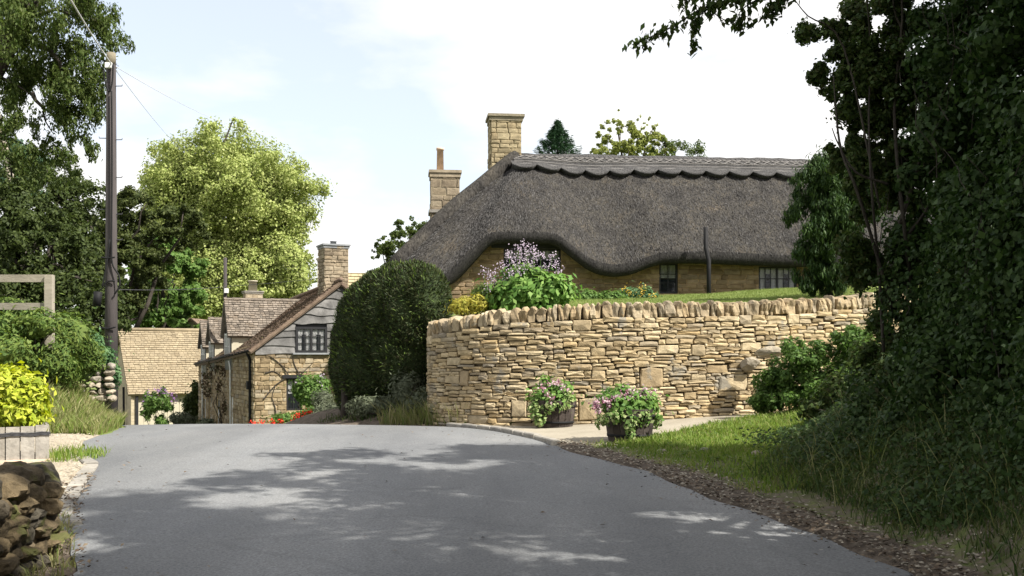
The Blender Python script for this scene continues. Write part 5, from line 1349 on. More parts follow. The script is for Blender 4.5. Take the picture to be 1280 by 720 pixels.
def spray(pts, Y, r0, dens, rad, n):
    q = catmull(np.array([at(p[0], p[1], Y) for p in pts]), 6); k = len(q); mb.tube(q, [r0*(1 - .8*i/(k-1)) for i in range(k)], 5)
    for _ in range(n):
        i = rng.integers(0, k); P.append(q[i] + rng.normal(size=3) * rad * (1 - .4*i/k) + np.array([0, 0, -.02]))
spray([(1090, -60), (1000, -22), (930, -4), (880, 10), (835, 36), (790, 56)], 9.6, .022, 1, .05, 400)
spray([(900, 2), (872, 22), (868, 45), (866, 64)], 9.6, .008, 1, .03, 80)
spray([(985, -20), (935, 6), (922, 22), (926, 36)], 9.6, .008, 1, .04, 110)
spray([(1060, -50), (990, -5), (965, 8), (960, 20)], 9.6, .010, 1, .05, 170)
spray([(960, -18), (900, -8), (862, -6), (850, 4)], 9.6, .010, 1, .05, 150)
spray([(885, 8), (900, 22), (925, 30), (945, 24)], 9.6, .006, 1, .03, 50)
P = np.array(P); n = len(P); mb.build('branch', M['bark'], t, True)
link_mesh('leaves', leaf_mesh('leaves', P, unit(n) + np.array([[.2, -.3, .3]]), .085*(.6 + .7*rng.random(n)), .042*(.7 + .6*rng.random(n)), .12, T=np.tile(np.array([[-.2, 0, -1.]]), (n, 1))), M['lf_hedge'], t)

# unseen trees added behind the camera to block sky light and deepen near shade
for (nm, lb, base, env) in (('added_tree_right', 'unseen tree added to block sky light behind the hedge on the right', (9.5, -5, 1.2), [((9, -4.5, 9.5), (4.0, 4.0, 3.4)), ((7, -7, 8.5), (3.4, 3.4, 2.8))]), ('added_tree_left', 'unseen tree added to block sky light on the left behind the low wall', (-8.5, -3.5, .2), [((-8, -3, 8.0), (3.8, 3.8, 3.2)), ((-6.5, -6, 8.5), (3.4, 3.6, 2.8))])):
    tree(nm, lb, [(np.array(c, float), np.array(r, float)) for c, r in env], 60, .3, 16000, .32, .24, 'lf_olive', base, .3, thin=.2, fill=.3)
# ------------------------------------------------------------------ clipped yew
t = thing('yew_hedge', (at(490, 445, 21.8)[0], 21.8, 1.0), 'rounded clipped yew hedge at the left end of the stone wall', 'hedge')
M['yew_core'] = surf_mat('yew_core', [(.014,.022,.009),(.028,.042,.014),(.045,.065,.02)], 9, .95, 1.0, 40)
yl = [px_lump(518, 392, 21.5, 47, 66, 44), px_lump(497, 396, 21.8, 48, 68, 46), px_lump(476, 408, 22.1, 46, 72, 46), px_lump(458, 426, 22.5, 42, 76, 46), px_lump(446, 452, 22.8, 34, 72, 42), px_lump(532, 380, 21.3, 33, 50, 36), px_lump(508, 436, 21.6, 52, 62, 40), px_lump(472, 458, 22.0, 54, 52, 38)]
for i, (c, r) in enumerate(yl): link_mesh('inner_foliage', core_mesh('inner_foliage', c, r * .90, .016, 4, 20 + i), M['yew_core'], t)
P, d = lumps_points(yl, 110000, .93); n = len(P); P = P + d * (.035 * np.sin(P[:, :1]*7) * np.sin(P[:, 2:]*8 + P[:, :1]*3))
link_mesh('needles', leaf_mesh('needles', P, np.cross(d, unit(n)) + .4*d, .075*(.6 + .8*rng.random(n)), .022*(.7 + .6*rng.random(n)), .1, T=d*1.2 + np.array([[0, 0, .5]])), M['lf_yew'], t)
P, d = lumps_points(yl, 5000, .97); n = len(P); P = P + d * .03
link_mesh('shoots', leaf_mesh('shoots', P, np.cross(d, unit(n)) + .3*d, .10*(.5 + .9*rng.random(n)), .022*(.7 + .6*rng.random(n)), .1, T=d + np.array([[0, 0, .9]])), M['lf_bank'], t)
mb = MB()
for i in range(5):
    x = at(430 + 30*i, 500, 22)[0]; mb.tube(limb((x, 21.9, .0), (x + rng.normal()*.1, 21.9, 2.2), 4, .15), [.09, .08, .07, .06, .05], 6)
mb.build('stems', M['bark'], t, True)

# ------------------------------------------------------------------ shrubs and flowers
def bush(name, label, cat, lumps, n, L, W, mat, shell=.45, thin=0, core=.72, up=.35, rnd=.7, flowers=None, group=None, hang=0, stems=6, thin_scale=.5):
    cs = np.array([l[0] for l in lumps]); rs = np.array([l[1] for l in lumps]); lo = (cs - rs).min(0); c = cs.mean(0); gz = float(hgt(c[0], c[1]))
    t = thing(name, (c[0], c[1], min(gz, lo[2] + .3)), label, cat, group)
    foliage('foliage', lumps, n, L, W, M[mat], t, shell, thin, thin_scale, up, rnd, hang, .08)
    if core:
        for i, (a, r) in enumerate(lumps): link_mesh('inner_foliage', core_mesh('inner_foliage', a, r*core, .09, 2, i), M[mat], t)
    if stems:
        mb = MB()
        for i in range(stems):
            k = i % len(lumps); mb.tube(limb((c[0] + rng.normal()*.06, c[1] + rng.normal()*.06, min(gz, lo[2] + .3)), cs[k] + rng.normal(size=3)*rs[k]*.4, 3, .2), [.02, .015, .012, .006], 4)
        mb.build('stems', M['bark'], t)
    if flowers:
        for (mat2, spots, rad, nf, size) in flowers:
            Pn = np.concatenate([s + rng.normal(size=(nf, 3))*rad for s in spots]); k = len(Pn)
            link_mesh('flowers', leaf_mesh('flowers', Pn, unit(k) + np.array([[.2, -.7, .5]]), size*(.7 + .6*rng.random(k)), size*.8, .15), M[mat2], t)['kind'] = 'stuff'
    return t
def top_spots(lumps, n, zbias=.2, front=True):
    P, d = lumps_points(lumps, n*6, .98); k = (d[:, 2] > zbias) & ((d[:, 1] < .3) | (not front)); return P[k][:n]

# tall lilac flowers with big leaves behind the wall
lm = [px_lump(668, 370, 20.3, 44, 28, 30), px_lump(640, 372, 20.4, 34, 24, 30), px_lump(690, 362, 20.2, 26, 24, 24), px_lump(655, 352, 20.4, 30, 20, 24)]
fs = [at(q[0], q[1], 20.2 + rng.normal()*.15) for q in [(612,345),(605,338),(622,340),(628,330),(632,345),(640,322),(645,330),(650,318),(655,326),(660,316),(662,330),(668,322),(672,335),(640,340),(618,352),(610,360),(652,338),(676,318),(648,310),(657,308),(630,352),(666,312),(690,322),(700,340),(695,330),(684,335),(636,318),(625,362)]]
tt = bush('flowering_shrub', 'tall shrub with lilac flower heads and large leaves above the wall', 'shrub', lm, 2600, .15, .085, 'lf_bright', .5, 0, .6, .5, .6, [('fl_lilac', fs, .055, 34, .035)])
mb = MB()
for s in fs: mb.tube(limb((s[0]*.97 + .02, 20.4, 2.6), s, 4, .08), [.010, .009, .008, .006, .004], 4)
mb.build('flower_stalks', M['lf_green'], tt)
bush('yellow_shrub', 'small golden shrub on the wall top beside the yew', 'shrub', [px_lump(578, 384, 20.4, 20, 13, 18), px_lump(598, 380, 20.3, 16, 11, 14)], 1800, .11, .025, 'lf_gold', .3, 0, .6)
bush('grassy_shrub', 'green feathery plant between golden shrub and lilac flowers', 'shrub', [px_lump(606, 372, 20.6, 20, 20, 18), px_lump(622, 378, 20.4, 16, 16, 16)], 1900, .15, .025, 'lf_bank', .3, 0, .5)
bush('border_plant', 'low green border plants at the foot of the cottage wall', 'plant', [px_lump(735, 374, 26, 26, 14, 16), px_lump(765, 373, 26, 20, 12, 14)], 2200, .10, .05, 'lf_green', .3, .2, .5)
lm = [px_lump(788, 372, 26.5, 18, 12, 12), px_lump(808, 371, 26.5, 14, 12, 12)]
bush('yellow_flowers', 'small bed of yellow flowers left of the little window', 'flowers', lm, 1500, .10, .045, 'lf_bluegreen', .3, .2, .5, flowers=[('fl_yellow', [at(q[0], q[1], 26.3) for q in ((783,362),(785,368),(802,358),(803,364),(800,370),(816,368),(812,372))], .06, 16, .05)])
# ferny growth by the boulders
lm = [px_lump(985, 470, 17.4, 38, 30, 26), px_lump(1030, 460, 17.2, 42, 32, 30), px_lump(965, 495, 17.2, 22, 20, 18), px_lump(1068, 455, 16.6, 34, 34, 28), px_lump(1010, 495, 16.8, 40, 20, 24)]
bush('bramble_patch', 'bright leafy bramble patch at the end of the stone wall', 'bramble', sum([sub_lumps(c, r, 18, .45) for c, r in lm], []), 20000, .075, .042, 'lf_bramble', .25, .25, 0)
bush('dark_bramble', 'darker bramble tangle between bright patch and the ivy hedge', 'bramble', [px_lump(1060, 490, 14.5, 34, 30, 30), px_lump(1095, 470, 13.6, 34, 50, 30), px_lump(1030, 512, 14.6, 30, 16, 20), px_lump(1130, 505, 11.8, 36, 26, 24), px_lump(1180, 515, 11.2, 34, 24, 24)], 10000, .075, .045, 'lf_hedge', .35, .25, .5)
# left bank
bush('juniper_bush', 'dark green juniper spreading over the left bank', 'bush', [px_lump(78, 425, 18.6, 36, 34, 30), px_lump(60, 455, 18.2, 36, 30, 30), px_lump(100, 450, 19.0, 26, 26, 24), px_lump(40, 430, 18.8, 34, 28, 28)], 15000, .10, .03, 'lf_bank', .6, .1, .82)
bush('ivy_mound', 'trailing blue-green plant over the bank stones beside the pole', 'plant', [px_lump(118, 448, 20.4, 22, 24, 20), px_lump(134, 468, 20.6, 14, 24, 16), px_lump(108, 430, 20.4, 20, 16, 18)], 5000, .085, .06, 'lf_bluegreen', .5, .15, .75)
bush('weedy_growth', 'leafy light green weeds growing around the wooden fence', 'weeds', [px_lump(12, 392, 18.4, 34, 26, 26), px_lump(45, 402, 17.8, 26, 16, 18), px_lump(54, 408, 17.6, 22, 15, 14), px_lump(30, 412, 18.0, 34, 22, 24), px_lump(-20, 420, 17.6, 40, 40, 30), px_lump(10, 440, 17.4, 36, 26, 24)], 7500, .095, .04, 'lf_bank', .4, .15, .7)
bush('yellow_laurel', 'bright yellow leafy bush in the wooden planter', 'bush', [px_lump(20, 492, 13.3, 42, 36, 34), px_lump(-20, 485, 13.3, 40, 36, 34), px_lump(42, 500, 13.2, 20, 26, 20), px_lump(18, 518, 13.1, 40, 18, 24)], 3400, .105, .05, 'lf_yellow', .5, .1, .7, .5, .8)
# beyond the crest
lm = [px_lump(388, 492, 28.3, 22, 20, 20), px_lump(398, 482, 28.5, 14, 14, 14)]
bush('hydrangea_bush', 'dark leafy bush under the gable window with faint pink heads', 'bush', lm, 4000, .10, .065, 'lf_green', .5, .1, .75, flowers=[('fl_lilac', top_spots(lm, 8), .04, 12, .05)])
lm = [px_lump(362, 524, 26.5, 30, 8, 14), px_lump(385, 520, 26.5, 20, 10, 14)]
bush('geranium_bed', 'low bed of red geraniums at the road crest', 'flowers', lm, 2200, .075, .05, 'lf_green', .4, .1, .6, flowers=[('fl_red', [at(q[0], q[1], 26.2) for q in ((316,531),(328,530),(342,530),(351,526),(366,524),(372,519),(378,520),(384,516),(387,515),(340,528),(320,531))], .045, 22, .05)])
bush('lavender_clump', 'grey-green lavender clump beside the red geraniums', 'plant', [px_lump(410, 516, 25, 22, 16, 18), px_lump(425, 520, 24, 22, 14, 16), px_lump(405, 502, 26, 16, 14, 14)], 4200, .085, .025, 'lf_greygreen', .4, .1, .7)
bush('foot_shrub', 'dull green growth at the foot of the yew beside the road', 'shrub', [px_lump(508, 490, 20.8, 22, 26, 20), px_lump(470, 508, 21.2, 34, 16, 18), px_lump(528, 505, 20.3, 22, 20, 16)], 5000, .10, .03, 'lf_greygreen', .35, .15, .6)
lm = [px_lump(200, 512, 43, 20, 22, 18), px_lump(196, 500, 43, 14, 14, 14)]
bush('buddleia', 'buddleia with purple spikes in front of the garage door', 'shrub', sum([sub_lumps(c, r*.85, 16, .32, .2, 1.4) for c, r in lm], []), 5000, .20, .05, 'lf_green', .2, .2, 0, flowers=[('fl_purple', [at(q[0], q[1], 42.7) for q in ((186,495),(193,491),(200,489),(208,490),(215,493),(182,503),(219,500))], .09, 24, .07)])
bush('wall_climber', 'dark climber at the far end of the row cottages', 'climber', [px_lump(240, 510, 41, 10, 26, 10), px_lump(246, 490, 41, 6, 14, 8)], 2600, .14, .09, 'lf_dark', .4, .1, .7)
bush('facade_climber', 'brownish creeper over the door of the row cottage', 'climber', sum([sub_lumps(*px_lump(*q), 7, .5, .35, 1.3) for q in ((280, 466, 34.6, 6, 22, 6), (262, 480, 37, 5, 26, 5), (279, 512, 34.5, 7, 14, 7), (270, 455, 35.8, 7, 8, 6))], []), 1000, .10, .06, 'lf_vine', .2, .2, 0) if 'lf_vine' in M else None
bush('low_planting', 'low clipped plants by the road in front of the garage', 'plants', [px_lump(228, 524, 38, 16, 8, 14), px_lump(258, 528, 34, 10, 5, 10)], 1600, .11, .06, 'lf_greygreen', .4, .1, .7)
# bare vine stems on the gable
t = thing('wall_vine', tuple(rw(-.03, .9, -.8)), 'bare twisting vine stems on the ochre gable wall', 'vine'); mb = MB()
for pts in ([(.25, .35), (.6, .75), (1.0, 1.0), (1.3, 1.05), (1.7, 1.4)], [(1.0, 1.0), (.8, 1.3), (.5, 1.55), (.35, 1.62)], [(1.3, 1.05), (1.15, 1.35), (1.1, 1.6)], [(.55, -.7), (.6, 0), (.5, .4), (.6, .75)], [(.3, 1.1), (.55, 1.15), (.85, .95)]):
    q = catmull(np.array([rw(-.04, p[0], p[1]) for p in pts]), 5); mb.tube(q, [.022*(1 - .6*i/len(q)) for i in range(len(q))], 5)
mb.build('stems', M['bark'], t)

# ------------------------------------------------------------------ grasses
def grass(name, label, n, x0, x1, y0, y1, ok, h0, h1, w, mat, lean=.45, two=True, tuft=0):
    X, Y = scatter(n, x0, x1, y0, y1, ok)
    if tuft: X = X + rng.normal(size=len(X))*tuft; Y = Y + rng.normal(size=len(Y))*tuft
    z = hgt(X, Y); k = len(X); H = h0 + (h1 - h0) * rng.random(k)**1.6
    o = blades(name, np.stack([X, Y, z - .01], 1), H, w*(.6 + .8*rng.random(k)), M[mat], lean, None, two); tag(o, label, 'grass', kind='stuff'); return o
def patch(x, y, f=1.3, p=0): return .5 + .5*np.sin(x*f*2.1 + 1.7*np.sin(y*f*1.3 + p))*np.sin(y*f*1.9 + 1.3*np.sin(x*f*1.1))
vd = lambda x, y: x - xr(y)
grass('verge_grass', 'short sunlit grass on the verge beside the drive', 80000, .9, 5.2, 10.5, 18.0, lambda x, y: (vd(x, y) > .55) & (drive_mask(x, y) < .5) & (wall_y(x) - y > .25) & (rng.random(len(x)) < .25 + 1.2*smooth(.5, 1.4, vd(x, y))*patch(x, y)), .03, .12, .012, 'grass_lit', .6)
grass('bank_grass', 'long shaded grass on the steep bank below the hedge', 80000, 2.6, 5.0, 6.0, 14.8, lambda x, y: (vd(x, y) > .5) & (x > 2.6 + np.maximum(0, y - 11.4)*.5) & (rng.random(len(x)) < (.3 + .8*patch(x, y, 1.0, 2))*smooth(.45, 1.1, vd(x, y))*smooth(2.55, 3.6, x + .25*np.sin(y*3))), .04, .20, .011, 'grass_shaded', .85)
grass('lawn_grass', 'smooth mown lawn between the wall and the thatched cottage', 70000, 1.2, 9.5, 19.0, 29.4, lambda x, y: (y - wall_y(x) > .4), .03, .07, .018, 'grass_lawn', .5, False)
grass('bank_tall_grass', 'tall dry and green grass on the left bank beside the road', 18000, -9.2, -6.3, 16.0, 21.5, lambda x, y: (xl(y) - x > .05) & (xl(y) - x < 1.6) & (y > 16.1 + (-6.6 - x)*.1), .10, .36, .014, 'grass_dry', .7)
grass('bank_green_grass', 'fresh green grass mixed along the left bank', 14000, -9.2, -6.3, 16.0, 21.5, lambda x, y: (xl(y) - x > .05) & (xl(y) - x < 1.3) & (y > 16.1 + (-6.6 - x)*.1), .08, .30, .014, 'grass_lit', .7)
grass('planter_grass', 'grass tuft beside the wooden planter', 2600, -6.4, -5.2, 12.6, 14.6, lambda x, y: (((x + 5.62)/.34)**2 + ((y - 13.4)/.65)**2 < 1), .06, .20, .012, 'grass_lit', .5)
grass('yew_foot_grass', 'long grass clump at the left foot of the stone wall', 4200, -2.6, -.75, 19.0, 20.6, lambda x, y: (x - xr(y) > .08) & (y < 20.5) & (rng.random(len(x)) < .9), .18, .55, .016, 'grass_dry', .6)
grass('yew_shade_grass', 'sparse dark grass on the earth under the yew', 2600, -4.4, -1.5, 19.6, 22.5, lambda x, y: (x - xr(y) > .5), .06, .2, .014, 'grass_shaded', .7)
grass('wall_foot_weeds', 'weeds along the foot of the low rubble wall', 1500, -4.2, -2.8, 6.8, 9.4, lambda x, y: (xl(y) - x > -.02) & (xl(y) - x < .28), .05, .2, .012, 'grass_dry', .8)
grass('bank_stalks', 'dry straw-coloured stalks scattered through the shaded bank', 600, 2.9, 4.8, 6.6, 14.2, lambda x, y: (vd(x, y) > .6) & (x > 3.0 + np.maximum(0, y - 11.4)*.5), .25, .6, .007, 'grass_dry', .9)
grass('bank_tufts', 'coarse dark grass tufts near the foot of the bank', 9000, 2.7, 4.6, 6.6, 14.2, lambda x, y: (vd(x, y) > .45) & (x > 2.6 + np.maximum(0, y - 11.4)*.5) & (patch(x, y, 2.6, 4) > .62), .06, .24, .013, 'grass_shaded', .9, True, .05)
X, Y = scatter(1500, 1.2, 4.6, 11.5, 17.4, lambda x, y: (vd(x, y) > .6) & (drive_mask(x, y) < .5) & (wall_y(x) - y > .4) & (patch(x, y, 2.2, 3) > .5)); n = len(X)
Pw = np.repeat(np.stack([X, Y, hgt(X, Y) + .03], 1), 5, 0) + rng.normal(size=(n*5, 3))*np.array([.035, .035, .012])
tag(link_mesh('verge_weeds', leaf_mesh('verge_weeds', Pw, unit(n*5)*.6 + np.array([[0, 0, 1.2]]), .05*(.5 + rng.random(n*5)), .028*(.5 + rng.random(n*5))), M['lf_bank']), 'clover and plantain leaves in the verge turf', 'weeds', kind='stuff')
grass('verge_dry_grass', 'withered blades among the verge grass', 9000, .9, 5.0, 10.5, 17.6, lambda x, y: (vd(x, y) > .4) & (drive_mask(x, y) < .5) & (wall_y(x) - y > .3) & (patch(x, y, 1.7, 6) > .35), .03, .10, .010, 'grass_dry', .9)
# ivy and nettles creeping over the upper bank
X, Y = scatter(30000, 3.0, 5.0, 6.6, 14.0, lambda x, y: (vd(x, y) > .75) & (rng.random(len(x)) < smooth(3.15, 3.9, x + .3*np.sin(y*2.3))*(.4 + .9*patch(x, y, 1.7, 1)))); n = len(X)
tag(link_mesh('ground_ivy', leaf_mesh('ground_ivy', np.stack([X, Y, hgt(X, Y) + .03 + .22*rng.random(n)**1.6], 1), unit(n)*.8 + np.array([[-.5, -.3, .9]]), .06*(.5 + .8*rng.random(n)), .046*(.5 + .8*rng.random(n))), M['lf_ivy']), 'dark ivy and nettles creeping over the upper bank', 'ground cover', kind='stuff')
# broad-leaved weeds on the bank
X, Y = scatter(700, 3.0, 4.8, 7.2, 13.6, lambda x, y: (vd(x, y) > .8) & (patch(x, y, 1.4, 5) > .45)); n = len(X)
Pw = np.stack([X, Y, hgt(X, Y) + .08 + .16*rng.random(n)], 1); Pw = np.repeat(Pw, 7, 0) + rng.normal(size=(n*7, 3))*np.array([.07, .07, .05]); 
tag(link_mesh('bank_weeds', leaf_mesh('bank_weeds', Pw, unit(n*7) + np.array([[-.2, -.3, 1.2]]), .06*(.3 + rng.random(n*7)), .038*(.4 + .8*rng.random(n*7))), M['lf_hedge']), 'broad-leaved weeds among the bank grass', 'weeds', kind='stuff')

# ------------------------------------------------------------------ flower tubs
def tub(px, py, Y, r, h, label, plabel, lumps, trail, fl, group):
    x = (px - 640)/F*Y; z0 = float(drive_z(x, Y)) + .002
    t = thing('barrel_planter', (x, Y, z0), label, 'planter', group)
    ns = 18; k = 5
    for i in range(ns):
        a0, a1 = 2*math.pi*(i + .03)/ns, 2*math.pi*(i + .97)/ns; mb = MB(); vs = []
        for j in range(k):
            f = j/(k-1); rr = r*(.84 + .16*f + .035*math.sin(math.pi*f))
            for (a, q) in ((a0, rr), (a1, rr), (a1, rr - .03), (a0, rr - .03)): vs.append((x + math.cos(a)*q, Y + math.sin(a)*q, z0 + h*f))
        fs = [(4*j + c, 4*j + (c+1) % 4, 4*(j+1) + (c+1) % 4, 4*(j+1) + c) for j in range(k-1) for c in range(4)] + [(3,2,1,0), (4*k-4, 4*k-3, 4*k-2, 4*k-1)]
        mb.add(vs, fs); mb.build('stave', M['barrel_wood'], t)
    for f in (.2, .78):
        rr = r*(.84 + .16*f + .035*math.sin(math.pi*f)) + .004; mb = MB(); n = 36; vs = []
        for i in range(n):
            a = 2*math.pi*i/n
            for (q, dz) in ((rr, -.018), (rr + .004, -.018), (rr + .004, .018), (rr, .018)): vs.append((x + math.cos(a)*q, Y + math.sin(a)*q, z0 + h*f + dz))
        mb.add(vs, [(4*i + c, 4*((i+1) % n) + c, 4*((i+1) % n) + (c+1) % 4, 4*i + (c+1) % 4) for i in range(n) for c in range(4)]); mb.build('hoop', M['black_iron'], t, True)
    mb = MB(); mb.tube([(x, Y, z0 + h - .08), (x, Y, z0 + h - .05)], [r*.94, r*.94], 20); mb.build('soil', M['soil'], t)
    p = thing('tub_plants', (x, Y, z0 + h - .05), plabel, 'flowers', 'flowers in the tubs')
    foliage('foliage', [px_lump(*q) for q in lumps], 1500, .075, .055, M['lf_bright'], p, .5, 0, 1, .5, .6)
    for i, q in enumerate(lumps): c, rr = px_lump(*q); link_mesh('inner_foliage', core_mesh('inner_foliage', c, rr*.62, .1, 2, i), M['lf_green'], p)
    foliage('trailing_leaves', [px_lump(*q) for q in trail], 620, .06, .045, M['lf_variegated'], p, .2, 0, 1, .3, .6)
    Pn = np.concatenate([at(q[0], q[1], q[2]) + rng.normal(size=(20, 3))*.03 for q in fl]); n = len(Pn)
    link_mesh('flowers', leaf_mesh('flowers', Pn, unit(n) + np.array([[.2, -.7, .5]]), .038*(.7 + .6*rng.random(n)), .032, .15), M['fl_pink'], p)['kind'] = 'stuff'
F1 = [(750 + 10*math.cos(i*2.1), 505 + 8*math.sin(i*3.1), 14.75) for i in range(7)] + [(748, 516, 14.7), (744, 510, 14.8), (757, 500, 14.7)] + [(775 + i*5.5, 493 + 4*math.sin(i*2.3), 14.75 + .02*i) for i in range(9)] + [(790, 488, 14.9), (806, 487, 14.9), (770, 497, 14.7)]
tub(787, 553, 15.0, .36, .47, 'dark half-barrel tub standing on the edge of the drive by the verge', 'leafy plants with pink flowers in the nearer tub by the verge', [(784, 508, 15.0, 34, 18, 30), (770, 502, 14.95, 24, 18, 22), (803, 505, 15.0, 22, 18, 22), (778, 490, 15.05, 16, 9, 14)], [(752, 525, 14.75, 10, 10, 10), (786, 530, 14.62, 9, 14, 8), (770, 520, 14.66, 16, 9, 8), (803, 522, 14.7, 14, 10, 8), (821, 522, 15.0, 6, 18, 10), (790, 542, 14.62, 5, 8, 6)], F1, 'half-barrel flower tubs by the drive')
F2 = [(680, 487, 17.7), (684, 492, 17.65), (694, 480, 17.7), (698, 477, 17.8), (702, 484, 17.7), (690, 498, 17.6), (688, 505, 17.6), (708, 488, 17.75), (676, 484, 17.8), (686, 480, 17.8), (714, 492, 17.8)]
tub(693, 534, 17.95, .37, .47, 'dark half-barrel tub standing close against the stone wall', 'trailing plants with pale pink flowers in the tub against the wall', [(686, 500, 17.9, 24, 18, 22), (700, 490, 17.95, 18, 14, 16), (682, 480, 18.0, 9, 10, 9)], [(668, 510, 17.75, 10, 14, 12), (674, 524, 17.62, 9, 12, 8), (710, 502, 17.7, 7, 13, 10), (690, 508, 17.6, 16, 7, 8)], F2, 'half-barrel flower tubs by the drive')

# wooden trough
PA = np.array([.91, .42]); PN = np.array([.42, -.91]); PR = np.array([(62 - 640)/F*12.95, 12.95]); w = .165; zb = float(hgt(-6.0, 12.9)) + .015
def pw(s, b, z): p = PR + PA*s - PN*b; return np.array([p[0], p[1], z])
t = thing('wooden_planter', tuple(pw(-.65, .35, zb)), 'weathered grey plank planter with wire band by the gravel', 'planter')
for i in range(8):
    for b_ in (0, .72):
        hh = .44 + R.uniform(-.014, .014); mb = MB(); mb.obox(pw(-(i + .5)*w, b_ + R.uniform(-.006, .006), zb + hh/2), (*(PA*(w/2 - .006)), 0), (*(PN*.018), 0), (0, 0, hh/2)); mb.build('plank', M['old_wood'], t)
for i in range(4):
    for s_ in (-.02, -8*w + .02):
        mb = MB(); mb.obox(pw(s_, .105 + .17*i, zb + .215), (*(PA*.018), 0), (*(PN*.08), 0), (0, 0, .215)); mb.build('plank', M['old_wood'], t)
mb = MB(); mb.obox(pw(-4*w, .36, zb + .34), (*(PA*(4*w - .04)), 0), (*(PN*.33), 0), (0, 0, .04)); mb.build('soil', M['soil'], t)
mb = MB()
for k, dz in enumerate((.325, .338, .35, .36)): mb.tube([pw(.012 - i*.11, -.026, zb + dz + .008*math.sin(i*2.2 + k*2)) for i in range(13)], .007, 5)
mb.build('wire_band', M['wire'], t)
mb = MB(); mb.obox(pw(-4*w, .36, zb + .01), (*(PA*(4*w + .02)), 0), (*(PN*.41), 0), (0, 0, .02)); mb.build('base_board', M['terracotta'], t)

# pale rubble in the left bank
t = thing('bank_wall', tuple(at(112, 500, 20.2)), 'tumbled pale rubble stones exposed in the left bank', 'rubble')
k = 0
for py in range(458, 505, 8):
    px = 88 + (505 - py)*.25 + R.uniform(-3, 3) - 8
    while px < 140:
        w = R.uniform(9, 17); p = at(px + w/2, py, 20.15 + R.uniform(-.06, .1) + (140 - px)*.003 - (py - 480)*.004); rock('bank_stone', p, (w*.55*20/F, .14, R.uniform(.06, .09)), M['pale_rock'], t, 200 + k, 2); k += 1; px += w

# ------------------------------------------------------------------ post and rail fence
t = thing('wooden_fence', tuple(at(60, 400, 18.0)), 'weathered post and rail fence on top of the left bank', 'fence')
for (py, th) in ((348, .065), (383, .06)):
    a, b = at(-80, py, 18.3), at(66, py, 18.0); d = b - a; l = np.linalg.norm(d); d /= l; mb = MB(); mb.obox((a + b)/2, d*l/2, (0, .03, 0), (0, 0, th)); mb.build('rail', M['fence_wood'], t)
for px in (60, -70):
    a = at(px, 343, 18.06 - .002*px); mb = MB(); mb.box((a[0] - .065, a[1] + .0, a[2] - 1.3), (a[0] + .065, a[1] + .12, a[2] - .005)); mb.build('post', M['fence_wood'], t)

# ------------------------------------------------------------------ telegraph pole and wires
M['old_top'] = surf_mat('old_top', [(.16,.14,.10),(.24,.21,.15)], 5, .9, .4)
PX = at(139, 445, 22.0); top = at(139, 66, 22.0)
t = thing('telegraph_pole', (PX[0], 22.0, float(hgt(PX[0], 22.0))), 'tall wooden telegraph pole with step irons and cables at the left', 'pole')
mb = MB(); mb.tube([(PX[0], 22, float(hgt(PX[0], 22)) - .3), (PX[0], 22, 3.5), top - (0, 0, .25)], [.142, .122, .096], 14); mb.build('shaft', M['pole_wood'], t, True)
mb = MB(); mb.tube([top - (0, 0, .25), top - (0, 0, .01), top], [.097, .094, .08], 14); mb.build('weathered_top', M['old_top'], t, True)
for (py, sg) in ((108, 1), (173, -1), (175, 1), (222, 1), (262, -1), (268, 1), (300, 1)):
    p = at(139, py, 22); mb = MB(); mb.tube([p + (sg*.09, -.02, 0), p + (sg*.24, -.03, 0), p + (sg*.245, -.03, .03)], .010, 5); mb.build('step_iron', M['wire'], t)
mb = MB(); p = at(139, 85, 22); mb.box((p[0] - .06, p[1] - .19, p[2] - .04), (p[0] + .07, p[1] - .11, p[2] + .07)); mb.build('junction_box', M['white_paint'], t)
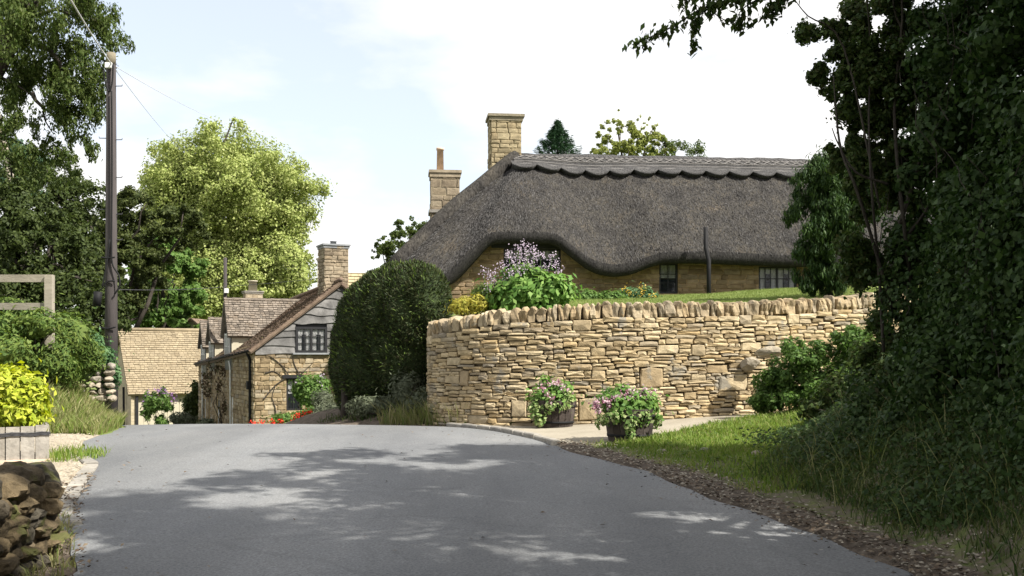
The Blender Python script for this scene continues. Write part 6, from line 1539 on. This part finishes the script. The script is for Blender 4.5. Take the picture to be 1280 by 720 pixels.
for q in ([(133, 90), (135, 104), (140, 117), (144, 104), (145, 82)], [(143, 116), (143.5, 170), (143.5, 230), (143, 300), (144, 330), (152, 345), (153, 358), (147, 368)], [(141, 300), (137, 330), (133, 352), (131, 358)], [(131, 359), (139, 352.5), (147, 352)], [(130, 322.5), (139, 323.5), (147, 322.5)], [(129, 410), (139, 411), (148, 409)]):
    P = catmull(np.array([at(a, b, 22) + np.array([0, -.155, 0]) for a, b in q]), 5); mb = MB(); mb.tube(P, .018, 5); mb.build('cable', M['black_iron'], t, True)
mb = MB(); a = at(121, 374, 21.9); mb.tube([a + (.03, 0, .16), a + (0, 0, -.14)], [.085, .085], 10); mb.tube([a + (.03, 0, .16), at(131, 358, 21.9)], .012, 5); mb.build('cable_closure', M['black_iron'], t, True)
def wire(a, b, sag, r, label, m='wire'):
    a, b = np.array(a), np.array(b); n = 24; mb = MB(); pts = [a + (b - a)*i/n - np.array([0, 0, sag*4*(i/n)*(1 - i/n)]) for i in range(n + 1)]; mb.tube(pts, r, 5)
    tag(mb.build('overhead_wire', M[m], None, True), label, 'wire', 'overhead wires from the telegraph pole')
T0 = at(139, 80, 21.85)
wire(T0, at(60, -50, 14), .05, .014, 'thick pale cable rising left from the pole top', 'pale_wire')
wire(T0, at(320, 163, 60), .3, .007, 'upper thin wire sloping right from the pole towards the lime tree', 'pale_wire')
wire(T0, at(228, 186, 70), .2, .007, 'steeper thin wire dropping right from the pole top', 'pale_wire')
wire(at(147, 362, 22), at(283, 358, 36), .05, .007, 'dark wire from the pole to the small pole by the dormers')
wire(at(283, 358, 36), at(425, 345, 33), .03, .008, 'dark wire running over the row cottage roof')
# slim pole by the dormers
p = at(281.5, 445, 36); t = thing('slim_pole', (p[0], 36, -1.6), 'slim wooden pole beside the dormer of the row cottage', 'pole')
mb = MB(); mb.tube([(p[0], 36, -2.2), at(281.5, 322, 36)], [.075, .06], 8); mb.build('shaft', M['pole_wood'], t, True)
mb = MB(); q = at(283, 364, 35.9); mb.box(q - .06, q + (.06, .06, .1)); mb.build('insulator', M['white_paint'], t)
